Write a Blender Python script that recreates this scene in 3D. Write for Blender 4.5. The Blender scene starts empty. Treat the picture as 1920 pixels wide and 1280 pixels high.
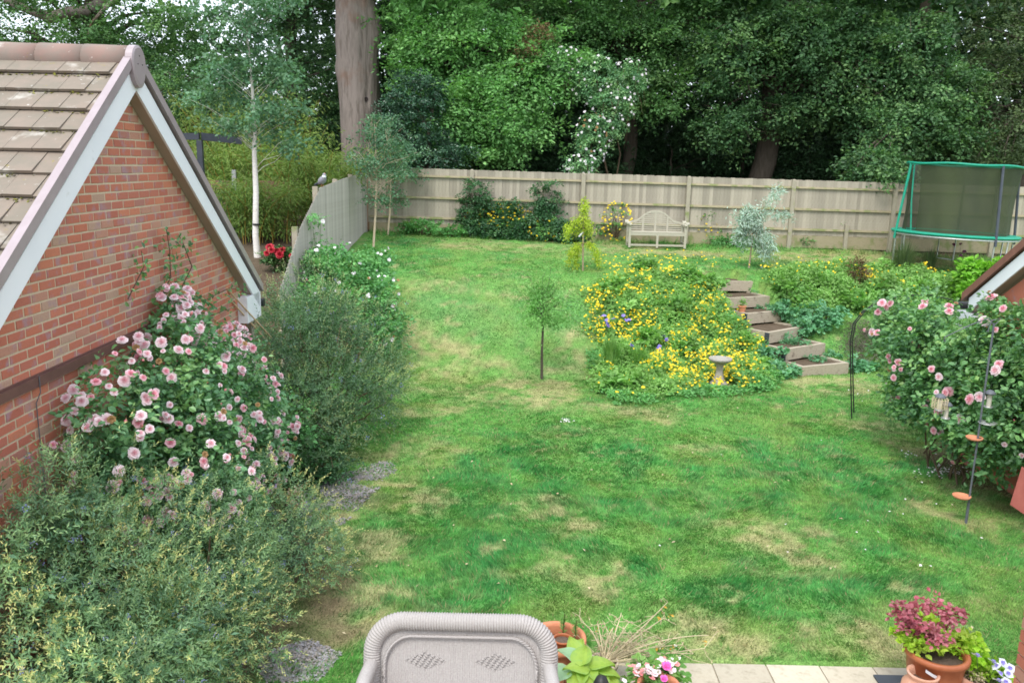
import bpy, math, random
import numpy as np
from mathutils import Matrix, Vector
random.seed(7); R = np.random.default_rng(7)
S = bpy.context.scene
COL = S.collection
# ------------------------------------------------------------------ camera
CZ = 4.08; FPX = 1577.5; PITCH = .2066; ROLL = .0222
FW = np.array([0, math.cos(PITCH), -math.sin(PITCH)]); UP = np.array([0, math.sin(PITCH), math.cos(PITCH)])
RT = np.array([1., 0, 0]); CR = math.cos(ROLL)*RT + math.sin(ROLL)*UP; CU = -math.sin(ROLL)*RT + math.cos(ROLL)*UP
cam = bpy.data.objects.new('camera', bpy.data.cameras.new('camera')); COL.objects.link(cam)
cam.matrix_world = Matrix(((CR[0], CU[0], -FW[0], 0), (CR[1], CU[1], -FW[1], 0), (CR[2], CU[2], -FW[2], CZ), (0, 0, 0, 1)))
cam.data.sensor_width = 36; cam.data.lens = FPX/1920*36; cam.data.clip_end = 1200; cam.data.clip_start = .05
S.camera = cam
# ------------------------------------------------------------------ sky, sun, exposure (overcast day)
w = bpy.data.worlds.new('World'); S.world = w; w.use_nodes = True
nt = w.node_tree; nt.nodes.clear()
sky = nt.nodes.new('ShaderNodeTexSky'); sky.sky_type = 'NISHITA'; sky.sun_disc = False
sky.sun_elevation = math.radians(58); sky.sun_rotation = math.radians(200); sky.air_density = 1; sky.dust_density = 4
bgs = nt.nodes.new('ShaderNodeBackground'); bgs.inputs[1].default_value = .05
bgc = nt.nodes.new('ShaderNodeBackground'); bgc.inputs[1].default_value = 1.0
gr = nt.nodes.new('ShaderNodeNewGeometry'); sep = nt.nodes.new('ShaderNodeSeparateXYZ')
nt.links.new(gr.outputs['Incoming'], sep.inputs[0])
mr = nt.nodes.new('ShaderNodeMapRange'); mr.inputs[1].default_value = 0; mr.inputs[2].default_value = -1
mr.inputs[3].default_value = .98; mr.inputs[4].default_value = 1.12
nt.links.new(sep.outputs[2], mr.inputs[0])
mc = nt.nodes.new('ShaderNodeMix'); mc.data_type = 'RGBA'; mc.blend_type = 'MULTIPLY'; mc.inputs[0].default_value = 1
mc.inputs[6].default_value = (.84, .91, 1.0, 1); nt.links.new(mr.outputs[0], mc.inputs[7])
nt.links.new(mc.outputs[2], bgc.inputs[0]); nt.links.new(sky.outputs[0], bgs.inputs[0])
ad = nt.nodes.new('ShaderNodeAddShader'); wo = nt.nodes.new('ShaderNodeOutputWorld')
nt.links.new(bgs.outputs[0], ad.inputs[0]); nt.links.new(bgc.outputs[0], ad.inputs[1]); nt.links.new(ad.outputs[0], wo.inputs[0])
sl = bpy.data.lights.new('sun', 'SUN'); sl.energy = 1.5; sl.angle = math.radians(18); sl.color = (1, .97, .92)
so = bpy.data.objects.new('sun', sl); COL.objects.link(so); so.rotation_euler = (math.radians(32), 0, math.radians(-20)); so.location = (0, 0, 30)
S.view_settings.view_transform = 'Standard'; S.view_settings.look = 'None'; S.view_settings.gamma = 1
S.view_settings.exposure = 0.72; S.view_settings.use_curve_mapping = False
S.render.engine = 'CYCLES'; S.cycles.max_bounces = 6; S.cycles.diffuse_bounces = 3; S.cycles.transparent_max_bounces = 12
S.cycles.transmission_bounces = 4; S.cycles.pixel_filter_type = 'BLACKMAN_HARRIS'; S.cycles.filter_width = 1.7
# ------------------------------------------------------------------ terrain and projection helpers
def terr(x, y):
    x = np.asarray(x, float); y = np.asarray(y, float)
    y0 = 15.1+.185*np.clip(x, -12, 14)+.65
    t = np.clip((y-y0)/3.6, 0, 1); s = t*t*(3-2*t)*.6+t*.4
    up = np.clip(y-y0-3.6, 0, None)
    z = 1.55*s + np.minimum(up*.11, 2.13-1.55) + .012*np.sin(x*2.1+y*1.3)+.01*np.sin(x*4.7-y*3.9)
    s = (x-5.905)*(-.309)+(y-16.62)*.951; v_ = (x-5.905)*.91+(y-16.62)*.41
    z = np.where((s > .05) & (s < 4.3) & (v_ > -.05+.0*s) & (v_ < 1.35), np.minimum(z, .33*s-.16), z)
    return np.where((y < 6.43) & (x > -1.0), -.06, z)
def ray(px, py): return FW+CR*(px-960)/FPX-CU*(py-640)/FPX
CAM = np.array([0, 0, CZ])
def onY(px, py, y):
    r = ray(px, py); return CAM+r*y/r[1]
def onZ(px, py, z=0.):
    r = ray(px, py); return CAM+r*(z-CZ)/r[2]
def G(px, py):                                    # where the sight line meets the ground
    r = ray(px, py); k = np.linspace(2, 60, 3000); P = CAM[None]+r[None]*k[:, None]
    i = int(np.argmax(P[:, 2] < terr(P[:, 0], P[:, 1]))); return P[i]
def vnoise(x, y, sc, seed=0):
    r = np.random.default_rng(100+seed); T = r.random((64, 64)); x = np.asarray(x)*sc+seed*7.3; y = np.asarray(y)*sc+seed*3.1
    xi = np.floor(x).astype(int); yi = np.floor(y).astype(int); fx = x-xi; fy = y-yi; fx = fx*fx*(3-2*fx); fy = fy*fy*(3-2*fy)
    g = lambda a, b: T[a % 64, b % 64]
    return (g(xi, yi)*(1-fx)+g(xi+1, yi)*fx)*(1-fy)+(g(xi, yi+1)*(1-fx)+g(xi+1, yi+1)*fx)*fy
def fnoise(x, y, sc, seed=0, o=4): return sum(vnoise(x, y, sc*2**i, seed+i)*.5**i for i in range(o))/sum(.5**i for i in range(o))
def inpoly(x, y, P):
    c = np.zeros(len(x), bool); j = len(P)-1
    for i in range(len(P)):
        xi, yi = P[i]; xj, yj = P[j]
        c ^= ((yi > y) != (yj > y)) & (x < (xj-xi)*(y-yi)/(yj-yi+1e-9)+xi); j = i
    return c
def inside(poly, n, rg=R):
    P = [tuple(G(*p)[:2]) for p in poly]; a = np.array(P); lo = a.min(0); hi = a.max(0); out = []
    tot = 0
    while tot < n:
        q = rg.random((n*2, 2))*(hi-lo)+lo; q = q[inpoly(q[:, 0], q[:, 1], P)]; out.append(q); tot += len(q)
    return np.concatenate(out)[:n]
# ------------------------------------------------------------------ materials
def newmat(name):
    m = bpy.data.materials.new(name); m.use_nodes = True; n = m.node_tree; return m, n, n.nodes['Principled BSDF']
def L(n, a, b): n.links.new(a, b)
def ramp(n, fac, cols, mode='LINEAR', stops=None):
    r = n.nodes.new('ShaderNodeValToRGB'); r.color_ramp.interpolation = mode; e = r.color_ramp.elements
    while len(e) < len(cols): e.new(.5)
    for i, c in enumerate(cols):
        e[i].position = stops[i] if stops else i/max(1, len(cols)-(0 if mode == 'CONSTANT' else 1)); e[i].color = (*c, 1)
    L(n, fac, r.inputs[0]); return r.outputs[0]
def noise(n, sc, detail=4, vec=None, rough=.6):
    t = n.nodes.new('ShaderNodeTexNoise'); t.inputs['Scale'].default_value = sc; t.inputs['Detail'].default_value = detail; t.inputs['Roughness'].default_value = rough
    if vec is not None: L(n, vec, t.inputs['Vector'])
    return t.outputs['Fac']
def objco(n, scale=None):
    t = n.nodes.new('ShaderNodeTexCoord')
    if scale is None: return t.outputs['Object']
    m = n.nodes.new('ShaderNodeMapping'); m.inputs['Scale'].default_value = scale; L(n, t.outputs['Object'], m.inputs[0]); return m.outputs[0]
def mixc(n, f, a, b, mode='MIX'):
    m = n.nodes.new('ShaderNodeMix'); m.data_type = 'RGBA'; m.blend_type = mode
    if isinstance(f, float): m.inputs[0].default_value = f
    else: L(n, f, m.inputs[0])
    for v, i in ((a, 6), (b, 7)):
        if isinstance(v, tuple): m.inputs[i].default_value = (*v, 1)
        else: L(n, v, m.inputs[i])
    return m.outputs[2]
def bump(n, h, bs, st=.4, d=.01):
    b = n.nodes.new('ShaderNodeBump'); b.inputs['Strength'].default_value = st; b.inputs['Distance'].default_value = d
    L(n, h, b.inputs['Height']); L(n, b.outputs[0], bs.inputs['Normal'])
def surf(name, cols, sc=20, rough=.7, bmp=.3, bd=.004, stretch=None, spec=.3, stain=None, metal=0, objrand=0):
    m, n, b = newmat(name); co = objco(n, stretch)
    f = noise(n, sc, 5, co); c = ramp(n, f, cols, stops=[.3+.4*i/max(1, len(cols)-1) for i in range(len(cols))])
    if stain:
        f2 = noise(n, stain[1], 5, objco(n)); r2 = ramp(n, f2, [(0, 0, 0), (1, 1, 1)], stops=[stain[2], stain[2]+.12]); c = mixc(n, r2, c, stain[0])
    if objrand:
        oi = n.nodes.new('ShaderNodeObjectInfo'); mr = n.nodes.new('ShaderNodeMapRange'); mr.inputs[3].default_value = 1-objrand; mr.inputs[4].default_value = 1+objrand*.6
        L(n, oi.outputs['Random'], mr.inputs[0]); c = mixc(n, 1., c, mr.outputs[0], 'MULTIPLY')
    L(n, c, b.inputs['Base Color']); b.inputs['Roughness'].default_value = rough; b.inputs['Specular IOR Level'].default_value = spec; b.inputs['Metallic'].default_value = metal
    if bmp: bump(n, f, b, bmp, bd)
    return m
def leafmat(name, cols, trans=.3, rough=.5, var=.35, vsc=1.5, spec=.35, tcol=(1.1, 1.25, .6), gain=None):
    m, n, b = newmat(name); gain = gain or (1.55 if cols[0][1] > cols[0][0]*1.2 and cols[0][1] > cols[0][2]*1.2 and cols[-1][1] < .35 else 1.)
    cols = [tuple(v*gain for v in c) for c in cols]
    a = n.nodes.new('ShaderNodeAttribute'); a.attribute_name = 'rnd'
    c = ramp(n, a.outputs['Fac'], cols)
    f = noise(n, vsc, 3, objco(n)); mr = n.nodes.new('ShaderNodeMapRange'); mr.inputs[1].default_value = .3; mr.inputs[2].default_value = .7
    mr.inputs[3].default_value = 1-var; mr.inputs[4].default_value = 1+var; L(n, f, mr.inputs[0])
    c = mixc(n, 1., c, mr.outputs[0], 'MULTIPLY')
    L(n, c, b.inputs['Base Color']); b.inputs['Roughness'].default_value = rough; b.inputs['Specular IOR Level'].default_value = spec
    if trans:
        t = n.nodes.new('ShaderNodeBsdfTranslucent'); L(n, mixc(n, 1., c, tcol, 'MULTIPLY'), t.inputs[0])
        x = n.nodes.new('ShaderNodeMixShader'); x.inputs[0].default_value = trans
        L(n, b.outputs[0], x.inputs[1]); L(n, t.outputs[0], x.inputs[2]); L(n, x.outputs[0], n.nodes['Material Output'].inputs[0])
    return m
# ------------------------------------------------------------------ mesh building
class MB:
    def __init__(s): s.v = []; s.n = 0; s.q = []; s.t = []
    def add(s, V, F, mat=0, rnd=None, smooth=False):
        V = np.asarray(V, float).reshape(-1, 3); F = np.asarray(F, int)+s.n; s.v.append(V); s.n += len(V)
        r = np.full(len(F), .5) if rnd is None else np.broadcast_to(np.asarray(rnd, float), (len(F),))
        (s.q if F.shape[1] == 4 else s.t).append((F, np.full(len(F), mat), r, np.full(len(F), smooth)))
        return s
    def box(s, lo, hi, mat=0, rnd=None, M=None):
        lo = np.minimum(lo, hi) if False else np.array(lo, float); hi = np.array(hi, float)
        V = np.array([[(lo, hi)[i][0], (lo, hi)[j][1], (lo, hi)[k][2]] for k in (0, 1) for j in (0, 1) for i in (0, 1)])
        if M is not None: V = V@np.array(M)[:3, :3].T+np.array(M)[:3, 3]
        return s.add(V, [[0, 2, 3, 1], [4, 5, 7, 6], [0, 1, 5, 4], [2, 6, 7, 3], [0, 4, 6, 2], [1, 3, 7, 5]], mat, rnd)
    def hexa(s, V, mat=0):                         # eight corners: bottom ring then top ring
        return s.add(V, [[3, 2, 1, 0], [4, 5, 6, 7], [0, 1, 5, 4], [1, 2, 6, 5], [2, 3, 7, 6], [3, 0, 4, 7]], mat)
    def tube(s, P, r, k=6, mat=0, cap=True, smooth=True, wob=0., rnd=None):
        P = np.asarray(P, float); m = len(P); r = np.broadcast_to(np.asarray(r, float), (m,))
        T = np.gradient(P, axis=0); T /= np.linalg.norm(T, axis=1)[:, None]+1e-9
        a = np.array([0, 0, 1.]) if abs(T[0][2]) < .9 else np.array([1., 0, 0]); V = []
        for i in range(m):
            u = np.cross(T[i], a) if i == 0 else u-T[i]*(u@T[i]); u = u/(np.linalg.norm(u)+1e-9); v = np.cross(T[i], u)
            an = np.arange(k)*2*np.pi/k; rr = r[i]*(1+wob*np.sin(3*an+i*.7)) if wob else r[i]
            V.append(P[i]+(np.cos(an)*rr)[:, None]*u+(np.sin(an)*rr)[:, None]*v)
        V = np.concatenate(V); F = [[i*k+j, i*k+(j+1) % k, (i+1)*k+(j+1) % k, (i+1)*k+j] for i in range(m-1) for j in range(k)]
        s.add(V, F, mat, rnd, smooth)
        if cap:
            for b, rev in ((0, True), ((m-1)*k, False)):
                c = V[b:b+k].mean(0); q = [[k, (j+1) % k, j] if rev else [k, j, (j+1) % k] for j in range(k)]
                s.add(np.vstack([V[b:b+k], c]), q, mat, rnd)
        return s
    def lathe(s, prof, c=(0, 0, 0), k=24, mat=0, smooth=True):
        an = np.arange(k)*2*np.pi/k; V = np.concatenate([[[c[0]+r*math.cos(a), c[1]+r*math.sin(a), c[2]+z] for a in an] for r, z in prof])
        F = [[i*k+j, i*k+(j+1) % k, (i+1)*k+(j+1) % k, (i+1)*k+j] for i in range(len(prof)-1) for j in range(k)]
        return s.add(V, F, mat, None, smooth)
    def leaves(s, P, A, N, Ln, Wd, mat=0, rnd=None, hexs=False, fold=.12, droop=.1):
        n = len(P); A = A/(np.linalg.norm(A, axis=1)[:, None]+1e-9); Sd = np.cross(A, N); Sd /= np.linalg.norm(Sd, axis=1)[:, None]+1e-9; Nn = np.cross(Sd, A)
        Ln = np.broadcast_to(Ln, (n,))[:, None]; Wd = np.broadcast_to(Wd, (n,))[:, None]; rnd = R.random(n) if rnd is None else rnd
        if hexs:
            pts = [P, P+A*Ln*.3-Sd*Wd*.45+Nn*Wd*fold, P+A*Ln*.68-Sd*Wd*.4+Nn*Wd*fold, P+A*Ln-Nn*Ln*droop, P+A*Ln*.68+Sd*Wd*.4+Nn*Wd*fold, P+A*Ln*.3+Sd*Wd*.45+Nn*Wd*fold]
            V = np.stack(pts, 1).reshape(-1, 3); b = (np.arange(n)*6)[:, None]
            F = np.concatenate([b+[0, 3, 2, 1], b+[0, 5, 4, 3]]); return s.add(V, F, mat, np.concatenate([rnd, rnd]))
        pts = [P, P+A*Ln*.45-Sd*Wd*.5+Nn*Wd*fold, P+A*Ln-Nn*Ln*droop, P+A*Ln*.45+Sd*Wd*.5+Nn*Wd*fold]
        V = np.stack(pts, 1).reshape(-1, 3); return s.add(V, np.arange(4*n).reshape(n, 4), mat, rnd)
    def mesh(s, name, mats):
        me = bpy.data.meshes.new(name); V = np.concatenate(s.v); Q = s.q; T = s.t
        fq = np.concatenate([a[0] for a in Q]) if Q else np.zeros((0, 4), int); ft = np.concatenate([a[0] for a in T]) if T else np.zeros((0, 3), int)
        nq, n3 = len(fq), len(ft); me.vertices.add(len(V)); me.vertices.foreach_set('co', V.astype(np.float32).ravel())
        li = np.concatenate([fq.ravel(), ft.ravel()]).astype(np.int32); me.loops.add(len(li)); me.loops.foreach_set('vertex_index', li)
        me.polygons.add(nq+n3); st = np.concatenate([np.arange(nq)*4, nq*4+np.arange(n3)*3]).astype(np.int32)
        me.polygons.foreach_set('loop_start', st)
        cat = lambda i: np.concatenate([a[i] for a in Q]+[a[i] for a in T])
        for m in (mats if isinstance(mats, (list, tuple)) else [mats]): me.materials.append(m)
        me.polygons.foreach_set('material_index', cat(1).astype(np.int32)); me.polygons.foreach_set('use_smooth', cat(3).astype(bool))
        at = me.attributes.new('rnd', 'FLOAT', 'FACE'); at.data.foreach_set('value', cat(2).astype(np.float32))
        me.update(calc_edges=True); me.validate(); return me
    def obj(s, name, mats, parent=None, **kw): return mk(name, s.mesh(name, mats), parent, **kw)
def mk(name, me, parent=None, label=None, cat=None, group=None, kind=None, loc=None, rot=None):
    o = bpy.data.objects.new(name, me); COL.objects.link(o)
    if loc is not None: o.location = loc
    if rot is not None: o.rotation_euler = rot
    if parent: o.parent = parent
    for k, v in (('label', label), ('category', cat), ('group', group), ('kind', kind)):
        if v: o[k] = v
    return o
def thing(name, label, cat, group=None, loc=(0, 0, 0), rot=None): return mk(name, None, None, label, cat, group, None, loc, rot)
def unit(v): return v/(np.linalg.norm(v, axis=-1, keepdims=True)+1e-9)
def rdir(n): return unit(R.normal(size=(n, 3)))
def ell(n, c, r, shell=.6):                        # points in an ellipsoid, biased to its shell, and outward directions
    d = rdir(n); rad = (shell+(1-shell)*R.random(n))[:, None]
    return np.array(c)+d*rad*np.array(r), unit(d/np.array(r))
def frames(D):                                     # two perpendiculars per direction
    a = np.where(np.abs(D[:, 2:3]) < .9, [[0, 0, 1.]], [[1., 0, 0]]); u = unit(np.cross(D, a)); return u, np.cross(D, u)
# ------------------------------------------------------------------ material library
M = {}
M['mortar'] = surf('mortar', [(.46, .37, .25), (.58, .48, .34)], 60, .9, .6, .003)
def brickmat():
    m, n, b = newmat('brick'); oi = n.nodes.new('ShaderNodeObjectInfo')
    c = ramp(n, oi.outputs['Random'], [(.45, .14, .085), (.49, .165, .10), (.41, .125, .08), (.51, .18, .10), (.42, .27, .19), (.46, .15, .09), (.38, .16, .12), (.47, .15, .085), (.44, .22, .15), (.43, .14, .09)], 'CONSTANT')
    ad = n.nodes.new('ShaderNodeVectorMath'); ad.operation = 'ADD'; L(n, objco(n), ad.inputs[0]); L(n, oi.outputs['Location'], ad.inputs[1])
    f = noise(n, 7, 3, ad.outputs[0]); c = mixc(n, ramp(n, f, [(0, 0, 0), (.75, .75, .75)], stops=[.54, .68]), c, (.33, .22, .25))
    f2 = noise(n, 70, 4, ad.outputs[0]); c = mixc(n, ramp(n, f2, [(0, 0, 0), (.5, .5, .5)], stops=[.5, .75]), c, (.28, .09, .07))
    L(n, c, b.inputs['Base Color']); b.inputs['Roughness'].default_value = .85; bump(n, f2, b, .5, .004); return m
M['brick'] = brickmat()
def tilemat(name, base, warm):
    m, n, b = newmat(name); oi = n.nodes.new('ShaderNodeObjectInfo')
    ad = n.nodes.new('ShaderNodeVectorMath'); ad.operation = 'ADD'; L(n, objco(n), ad.inputs[0]); L(n, oi.outputs['Location'], ad.inputs[1]); v = ad.outputs[0]
    c = mixc(n, ramp(n, noise(n, 5, 4, v), [(0, 0, 0), (1, 1, 1)], stops=[.4, .62]), base, warm)
    c = mixc(n, ramp(n, noise(n, 26, 5, v), [(0, 0, 0), (.6, .6, .6)], stops=[.66, .74]), c, (.72, .72, .68))
    c = mixc(n, ramp(n, noise(n, 3.1, 5, v), [(0, 0, 0), (.4, .4, .4)], stops=[.6, .7]), c, (.62, .60, .54))
    c = mixc(n, ramp(n, noise(n, 9, 4, v, .8), [(0, 0, 0), (.8, .8, .8)], stops=[.64, .68]), c, (.24, .2, .05))
    L(n, c, b.inputs['Base Color']); b.inputs['Roughness'].default_value = .85; bump(n, noise(n, 90, 4, v), b, .4, .003); return m
M['rooftile'] = tilemat('weathered_tile', (.19, .163, .125), (.225, .18, .14))
M['ridge'] = tilemat('ridge_tile', (.21, .17, .14), (.25, .165, .135))
M['tileedge'] = surf('tile_edge', [(.10, .08, .06), (.16, .13, .09)], 40)
M['moss'] = leafmat('moss', [(.09, .10, .02), (.2, .19, .03), (.13, .14, .03)], 0, .9)
M['white'] = surf('white_upvc', [(.76, .78, .81), (.82, .83, .85)], 3, .35, .05, .001, stain=((.6, .6, .58), 7, .68))
M['verge'] = surf('brown_verge', [(.31, .25, .255), (.36, .30, .31)], 6, .32, .1, .002, spec=.5, stain=((.7, .68, .66), 60, .72))
M['vergedark'] = surf('dark_gap', [(.03, .022, .02), (.05, .035, .03)], 6, .7, 0)
M['soffit'] = surf('beige_soffit', [(.36, .29, .23), (.40, .33, .27)], 4, .5, .05)
M['brownplastic'] = surf('brown_plastic', [(.12, .06, .05), (.16, .08, .065)], 10, .5, .1, stain=((.2, .15, .14), 30, .66))
M['fence'] = surf('weathered_feather_edge', [(.27, .235, .18), (.40, .36, .285), (.34, .305, .25)], 10, .85, .5, .003, (9, 9, 1.0), stain=((.27, .29, .13), 2.5, .66), objrand=.25)
M['fencegrey'] = surf('silvered_feather_edge', [(.33, .29, .25), (.47, .43, .38), (.40, .36, .32)], 10, .85, .5, .003, (9, 9, 1.0), objrand=.16)
M['rail'] = surf('fence_rail', [(.27, .235, .14), (.36, .31, .21)], 12, .85, .5, .003, (1, 9, 9), stain=((.2, .22, .09), 3, .5))
M['post'] = surf('fence_post', [(.29, .26, .19), (.40, .36, .28)], 12, .85, .5, .004, (9, 9, 1), stain=((.22, .25, .1), 3, .6))
M['teak'] = surf('silvered_teak', [(.34, .32, .25), (.48, .45, .36)], 18, .8, .3, .002, (1, 6, 6))
M['sleeper'] = surf('oak_sleeper', [(.27, .225, .165), (.40, .345, .26), (.33, .28, .21)], 6, .85, .6, .005, (2, 2, 6), stain=((.16, .12, .09), 5, .6))
M['galv'] = surf('galvanised_steel', [(.42, .43, .42), (.55, .56, .55)], 20, .4, .1, metal=.7)
M['green'] = surf('green_pvc', [(.015, .25, .16), (.02, .33, .21)], 8, .45, .1)
M['foam'] = surf('dark_sleeve', [(.05, .06, .08), (.08, .09, .11)], 8, .6, .1)
M['black'] = surf('black_metal', [(.018, .02, .02), (.03, .032, .03)], 20, .45, .1)
M['greymetal'] = surf('blue_grey_metal', [(.09, .1, .115), (.13, .145, .16)], 20, .45, .1)
M['slategrey'] = surf('dark_grey_aluminium', [(.04, .048, .06), (.055, .062, .078)], 5, .4, .05)
M['terra'] = surf('terracotta', [(.46, .17, .085), (.58, .24, .13), (.50, .19, .10)], 9, .75, .3, .003, stain=((.55, .36, .26), 4, .60))
M['terradark'] = surf('glazed_terracotta', [(.34, .10, .04), (.42, .14, .06)], 7, .4, .2, .002, stain=((.5, .3, .2), 12, .72))
M['terrapale'] = surf('pale_terracotta', [(.55, .27, .17), (.64, .36, .25)], 8, .8, .3, .003, stain=((.62, .5, .42), 6, .6))
M['stonepot'] = surf('buff_pot', [(.38, .32, .25), (.5, .43, .35)], 14, .85, .3)
M['stone'] = surf('lichened_stone', [(.20, .185, .16), (.34, .32, .28), (.26, .24, .2)], 16, .9, .6, .006, stain=((.5, .5, .42), 22, .62))
M['slab'] = surf('buff_paving', [(.38, .335, .25), (.48, .43, .33), (.43, .375, .285)], 14, .85, .4, .003, stain=((.30, .26, .19), 5, .56), objrand=.16)
M['soil'] = surf('dark_compost', [(.05, .035, .025), (.14, .10, .075), (.08, .055, .04)], 60, .95, 1, .01)
M['wicker'] = surf('taupe_wicker', [(.33, .305, .29), (.43, .405, .385)], 90, .65, .5, .002, stain=((.3, .25, .22), 120, .62))
M['straw'] = leafmat('dry_stem', [(.42, .34, .2), (.55, .47, .3), (.36, .26, .14)], 0, .8)
M['cane'] = surf('bamboo_cane', [(.5, .36, .2), (.6, .45, .28)], 30, .6, .2)
M['bark_oak'] = surf('oak_bark', [(.13, .105, .085), (.27, .225, .195), (.20, .165, .14)], 2.2, .95, 1, .05, (3.5, 3.5, .55), stain=((.22, .13, .09), .5, .56))
M['bark_dark'] = surf('dark_bark', [(.06, .05, .035), (.11, .09, .07)], 4, .95, .8, .03, (3, 3, .7))
M['bark_birch'] = surf('birch_bark', [(.62, .58, .52), (.78, .75, .70)], 6, .7, .3, .004, (1, 1, 5), stain=((.08, .07, .06), 14, .66))
M['bark_young'] = surf('young_bark', [(.30, .22, .15), (.40, .31, .22)], 20, .8, .4, .003)
M['stem'] = surf('shrub_stem', [(.07, .05, .03), (.13, .09, .05)], 20, .8, .2)
M['stemgreen'] = surf('green_stem', [(.07, .12, .03), (.12, .18, .05)], 20, .7, .2)
M['slats'] = surf('brown_slats', [(.20, .12, .07), (.26, .17, .1)], 10, .8, .3, stretch=(9, 9, 1))
M['slate'] = leafmat('slate_chip', [(.20, .19, .20), (.32, .31, .33), (.26, .22, .19), (.38, .35, .33)], 0, .7)
M['redtile'] = surf('red_hanging_tile', [(.30, .08, .06), (.38, .115, .085)], 12, .8, .4, .002, objrand=.12)
M['net'] = None
def leafset():
    M['oakleaf'] = leafmat('oak_leaf', [(.035, .085, .03), (.065, .15, .045), (.11, .2, .06)], .3)
    M['hornbeam'] = leafmat('hornbeam_leaf', [(.065, .165, .05), (.12, .27, .08), (.19, .36, .12)], .35, gain=1.4)
    M['midleaf'] = leafmat('mid_leaf', [(.022, .06, .024), (.055, .125, .045), (.125, .215, .075)], .3)
    M['oliveleaf'] = leafmat('olive_leaf', [(.035, .06, .025), (.06, .095, .035), (.09, .13, .05)], .3)
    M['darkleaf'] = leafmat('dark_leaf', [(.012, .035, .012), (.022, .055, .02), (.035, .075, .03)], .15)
    M['holly'] = leafmat('holly_leaf', [(.012, .04, .02), (.02, .06, .03), (.05, .11, .06)], .1, .35, spec=.6)
    M['birch'] = leafmat('birch_leaf', [(.05, .12, .07), (.08, .165, .09), (.12, .2, .12)], .35, .45)
    M['bamboo'] = leafmat('bamboo_leaf', [(.07, .14, .035), (.14, .24, .05), (.24, .31, .08)], .35, gain=1.1)
    M['bamboostem'] = leafmat('bamboo_stem', [(.26, .18, .03), (.36, .24, .05)], 0, .5)
    M['rose'] = leafmat('rose_leaf', [(.038, .10, .045), (.075, .18, .075), (.125, .25, .10), (.18, .30, .11)], .25, .4, spec=.5, vsc=3)
    M['rosepale'] = leafmat('pale_rose_leaf', [(.06, .17, .06), (.10, .25, .08), (.14, .3, .10)], .3, .5, vsc=3)
    M['rosemid'] = leafmat('mid_rose_leaf', [(.04, .105, .045), (.08, .185, .07), (.13, .26, .09), (.2, .31, .10)], .3, .45, spec=.5, vsc=3, gain=1.5)
    M['cean'] = leafmat('ceanothus_leaf', [(.09, .19, .10), (.17, .30, .13), (.33, .44, .18), (.56, .58, .22), (.66, .62, .27)], .22, .45, spec=.5, vsc=2.5, gain=1.)
    M['cean2'] = leafmat('ceanothus_leaf_far', [(.06, .135, .06), (.10, .20, .08), (.20, .30, .12), (.36, .41, .17)], .22, .45, spec=.5, vsc=2.5, gain=1.)
    M['blue'] = leafmat('blue_flower', [(.13, .17, .42), (.24, .27, .5), (.34, .33, .5)], .2, .7)
    M['bedleaf'] = leafmat('bed_leaf', [(.13, .30, .07), (.2, .4, .1), (.28, .48, .14)], .35, vsc=2.2, var=.3)
    M['beddark'] = leafmat('bed_leaf_dark', [(.045, .14, .04), (.07, .2, .055), (.11, .26, .08)], .3, vsc=2.2, var=.3)
    M['mantle'] = leafmat('glaucous_leaf', [(.10, .28, .13), (.16, .38, .2), (.2, .42, .2)], .3)
    M['lime'] = leafmat('lime_leaf', [(.14, .36, .03), (.2, .45, .04), (.27, .5, .07)], .35)
    M['heuch'] = leafmat('heuchera_leaf', [(.28, .5, .03), (.38, .6, .05), (.5, .62, .1)], .35)
    M['redleaf'] = leafmat('red_acer_leaf', [(.36, .07, .10), (.48, .14, .18), (.55, .22, .25)], .25)
    M['heath'] = leafmat('heath_leaf', [(.07, .08, .05), (.11, .13, .07), (.13, .09, .09)], .2)
    M['silver'] = leafmat('silver_leaf', [(.28, .4, .33), (.4, .52, .44), (.5, .6, .52)], .2)
    M['larch'] = leafmat('golden_leaf', [(.33, .45, .03), (.45, .56, .05), (.52, .6, .09)], .35)
    M['ivy'] = leafmat('climber_leaf', [(.015, .055, .02), (.03, .095, .03), (.06, .14, .045)], .15, .4, spec=.5)
    M['fine'] = leafmat('fine_leaf', [(.08, .2, .05), (.12, .27, .07), (.17, .33, .1)], .35)
    M['yellow'] = leafmat('yellow_petal', [(.75, .5, .01), (.85, .62, .02), (.9, .7, .05)], .2, .5, var=.1)
    M['pink'] = leafmat('pink_petal', [(.86, .52, .58), (.92, .77, .80), (.95, .89, .90)], .3, .6, var=.08, tcol=(1, .8, .8))
    M['pinkdeep'] = leafmat('deep_pink_petal', [(.82, .34, .42), (.88, .54, .6), (.92, .72, .75)], .3, .6, var=.08, tcol=(1, .8, .8))
    M['bud'] = leafmat('rose_bud', [(.7, .2, .22), (.8, .35, .35)], .2, .6, var=.1)
    M['whitepet'] = leafmat('white_petal', [(.8, .74, .74), (.85, .8, .82), (.86, .85, .84)], .3, .6, var=.06, tcol=(1, .95, .95))
    M['brownpet'] = leafmat('faded_petal', [(.3, .17, .07), (.42, .26, .12)], .2, .8)
    M['rust'] = leafmat('rusty_needles', [(.1, .07, .03), (.17, .11, .05), (.07, .06, .02)], .1, .8)
    M['redpet'] = leafmat('crimson_petal', [(.3, .01, .02), (.45, .02, .04), (.55, .04, .06)], .2, .5)
    M['purple'] = leafmat('purple_petal', [(.2, .16, .55), (.32, .26, .7)], .25, .6)
    M['allium'] = leafmat('mauve_petal', [(.45, .15, .35), (.6, .25, .5)], .25, .6)
    M['magenta'] = leafmat('magenta_petal', [(.7, .08, .4), (.8, .15, .5)], .25, .6)
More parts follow.
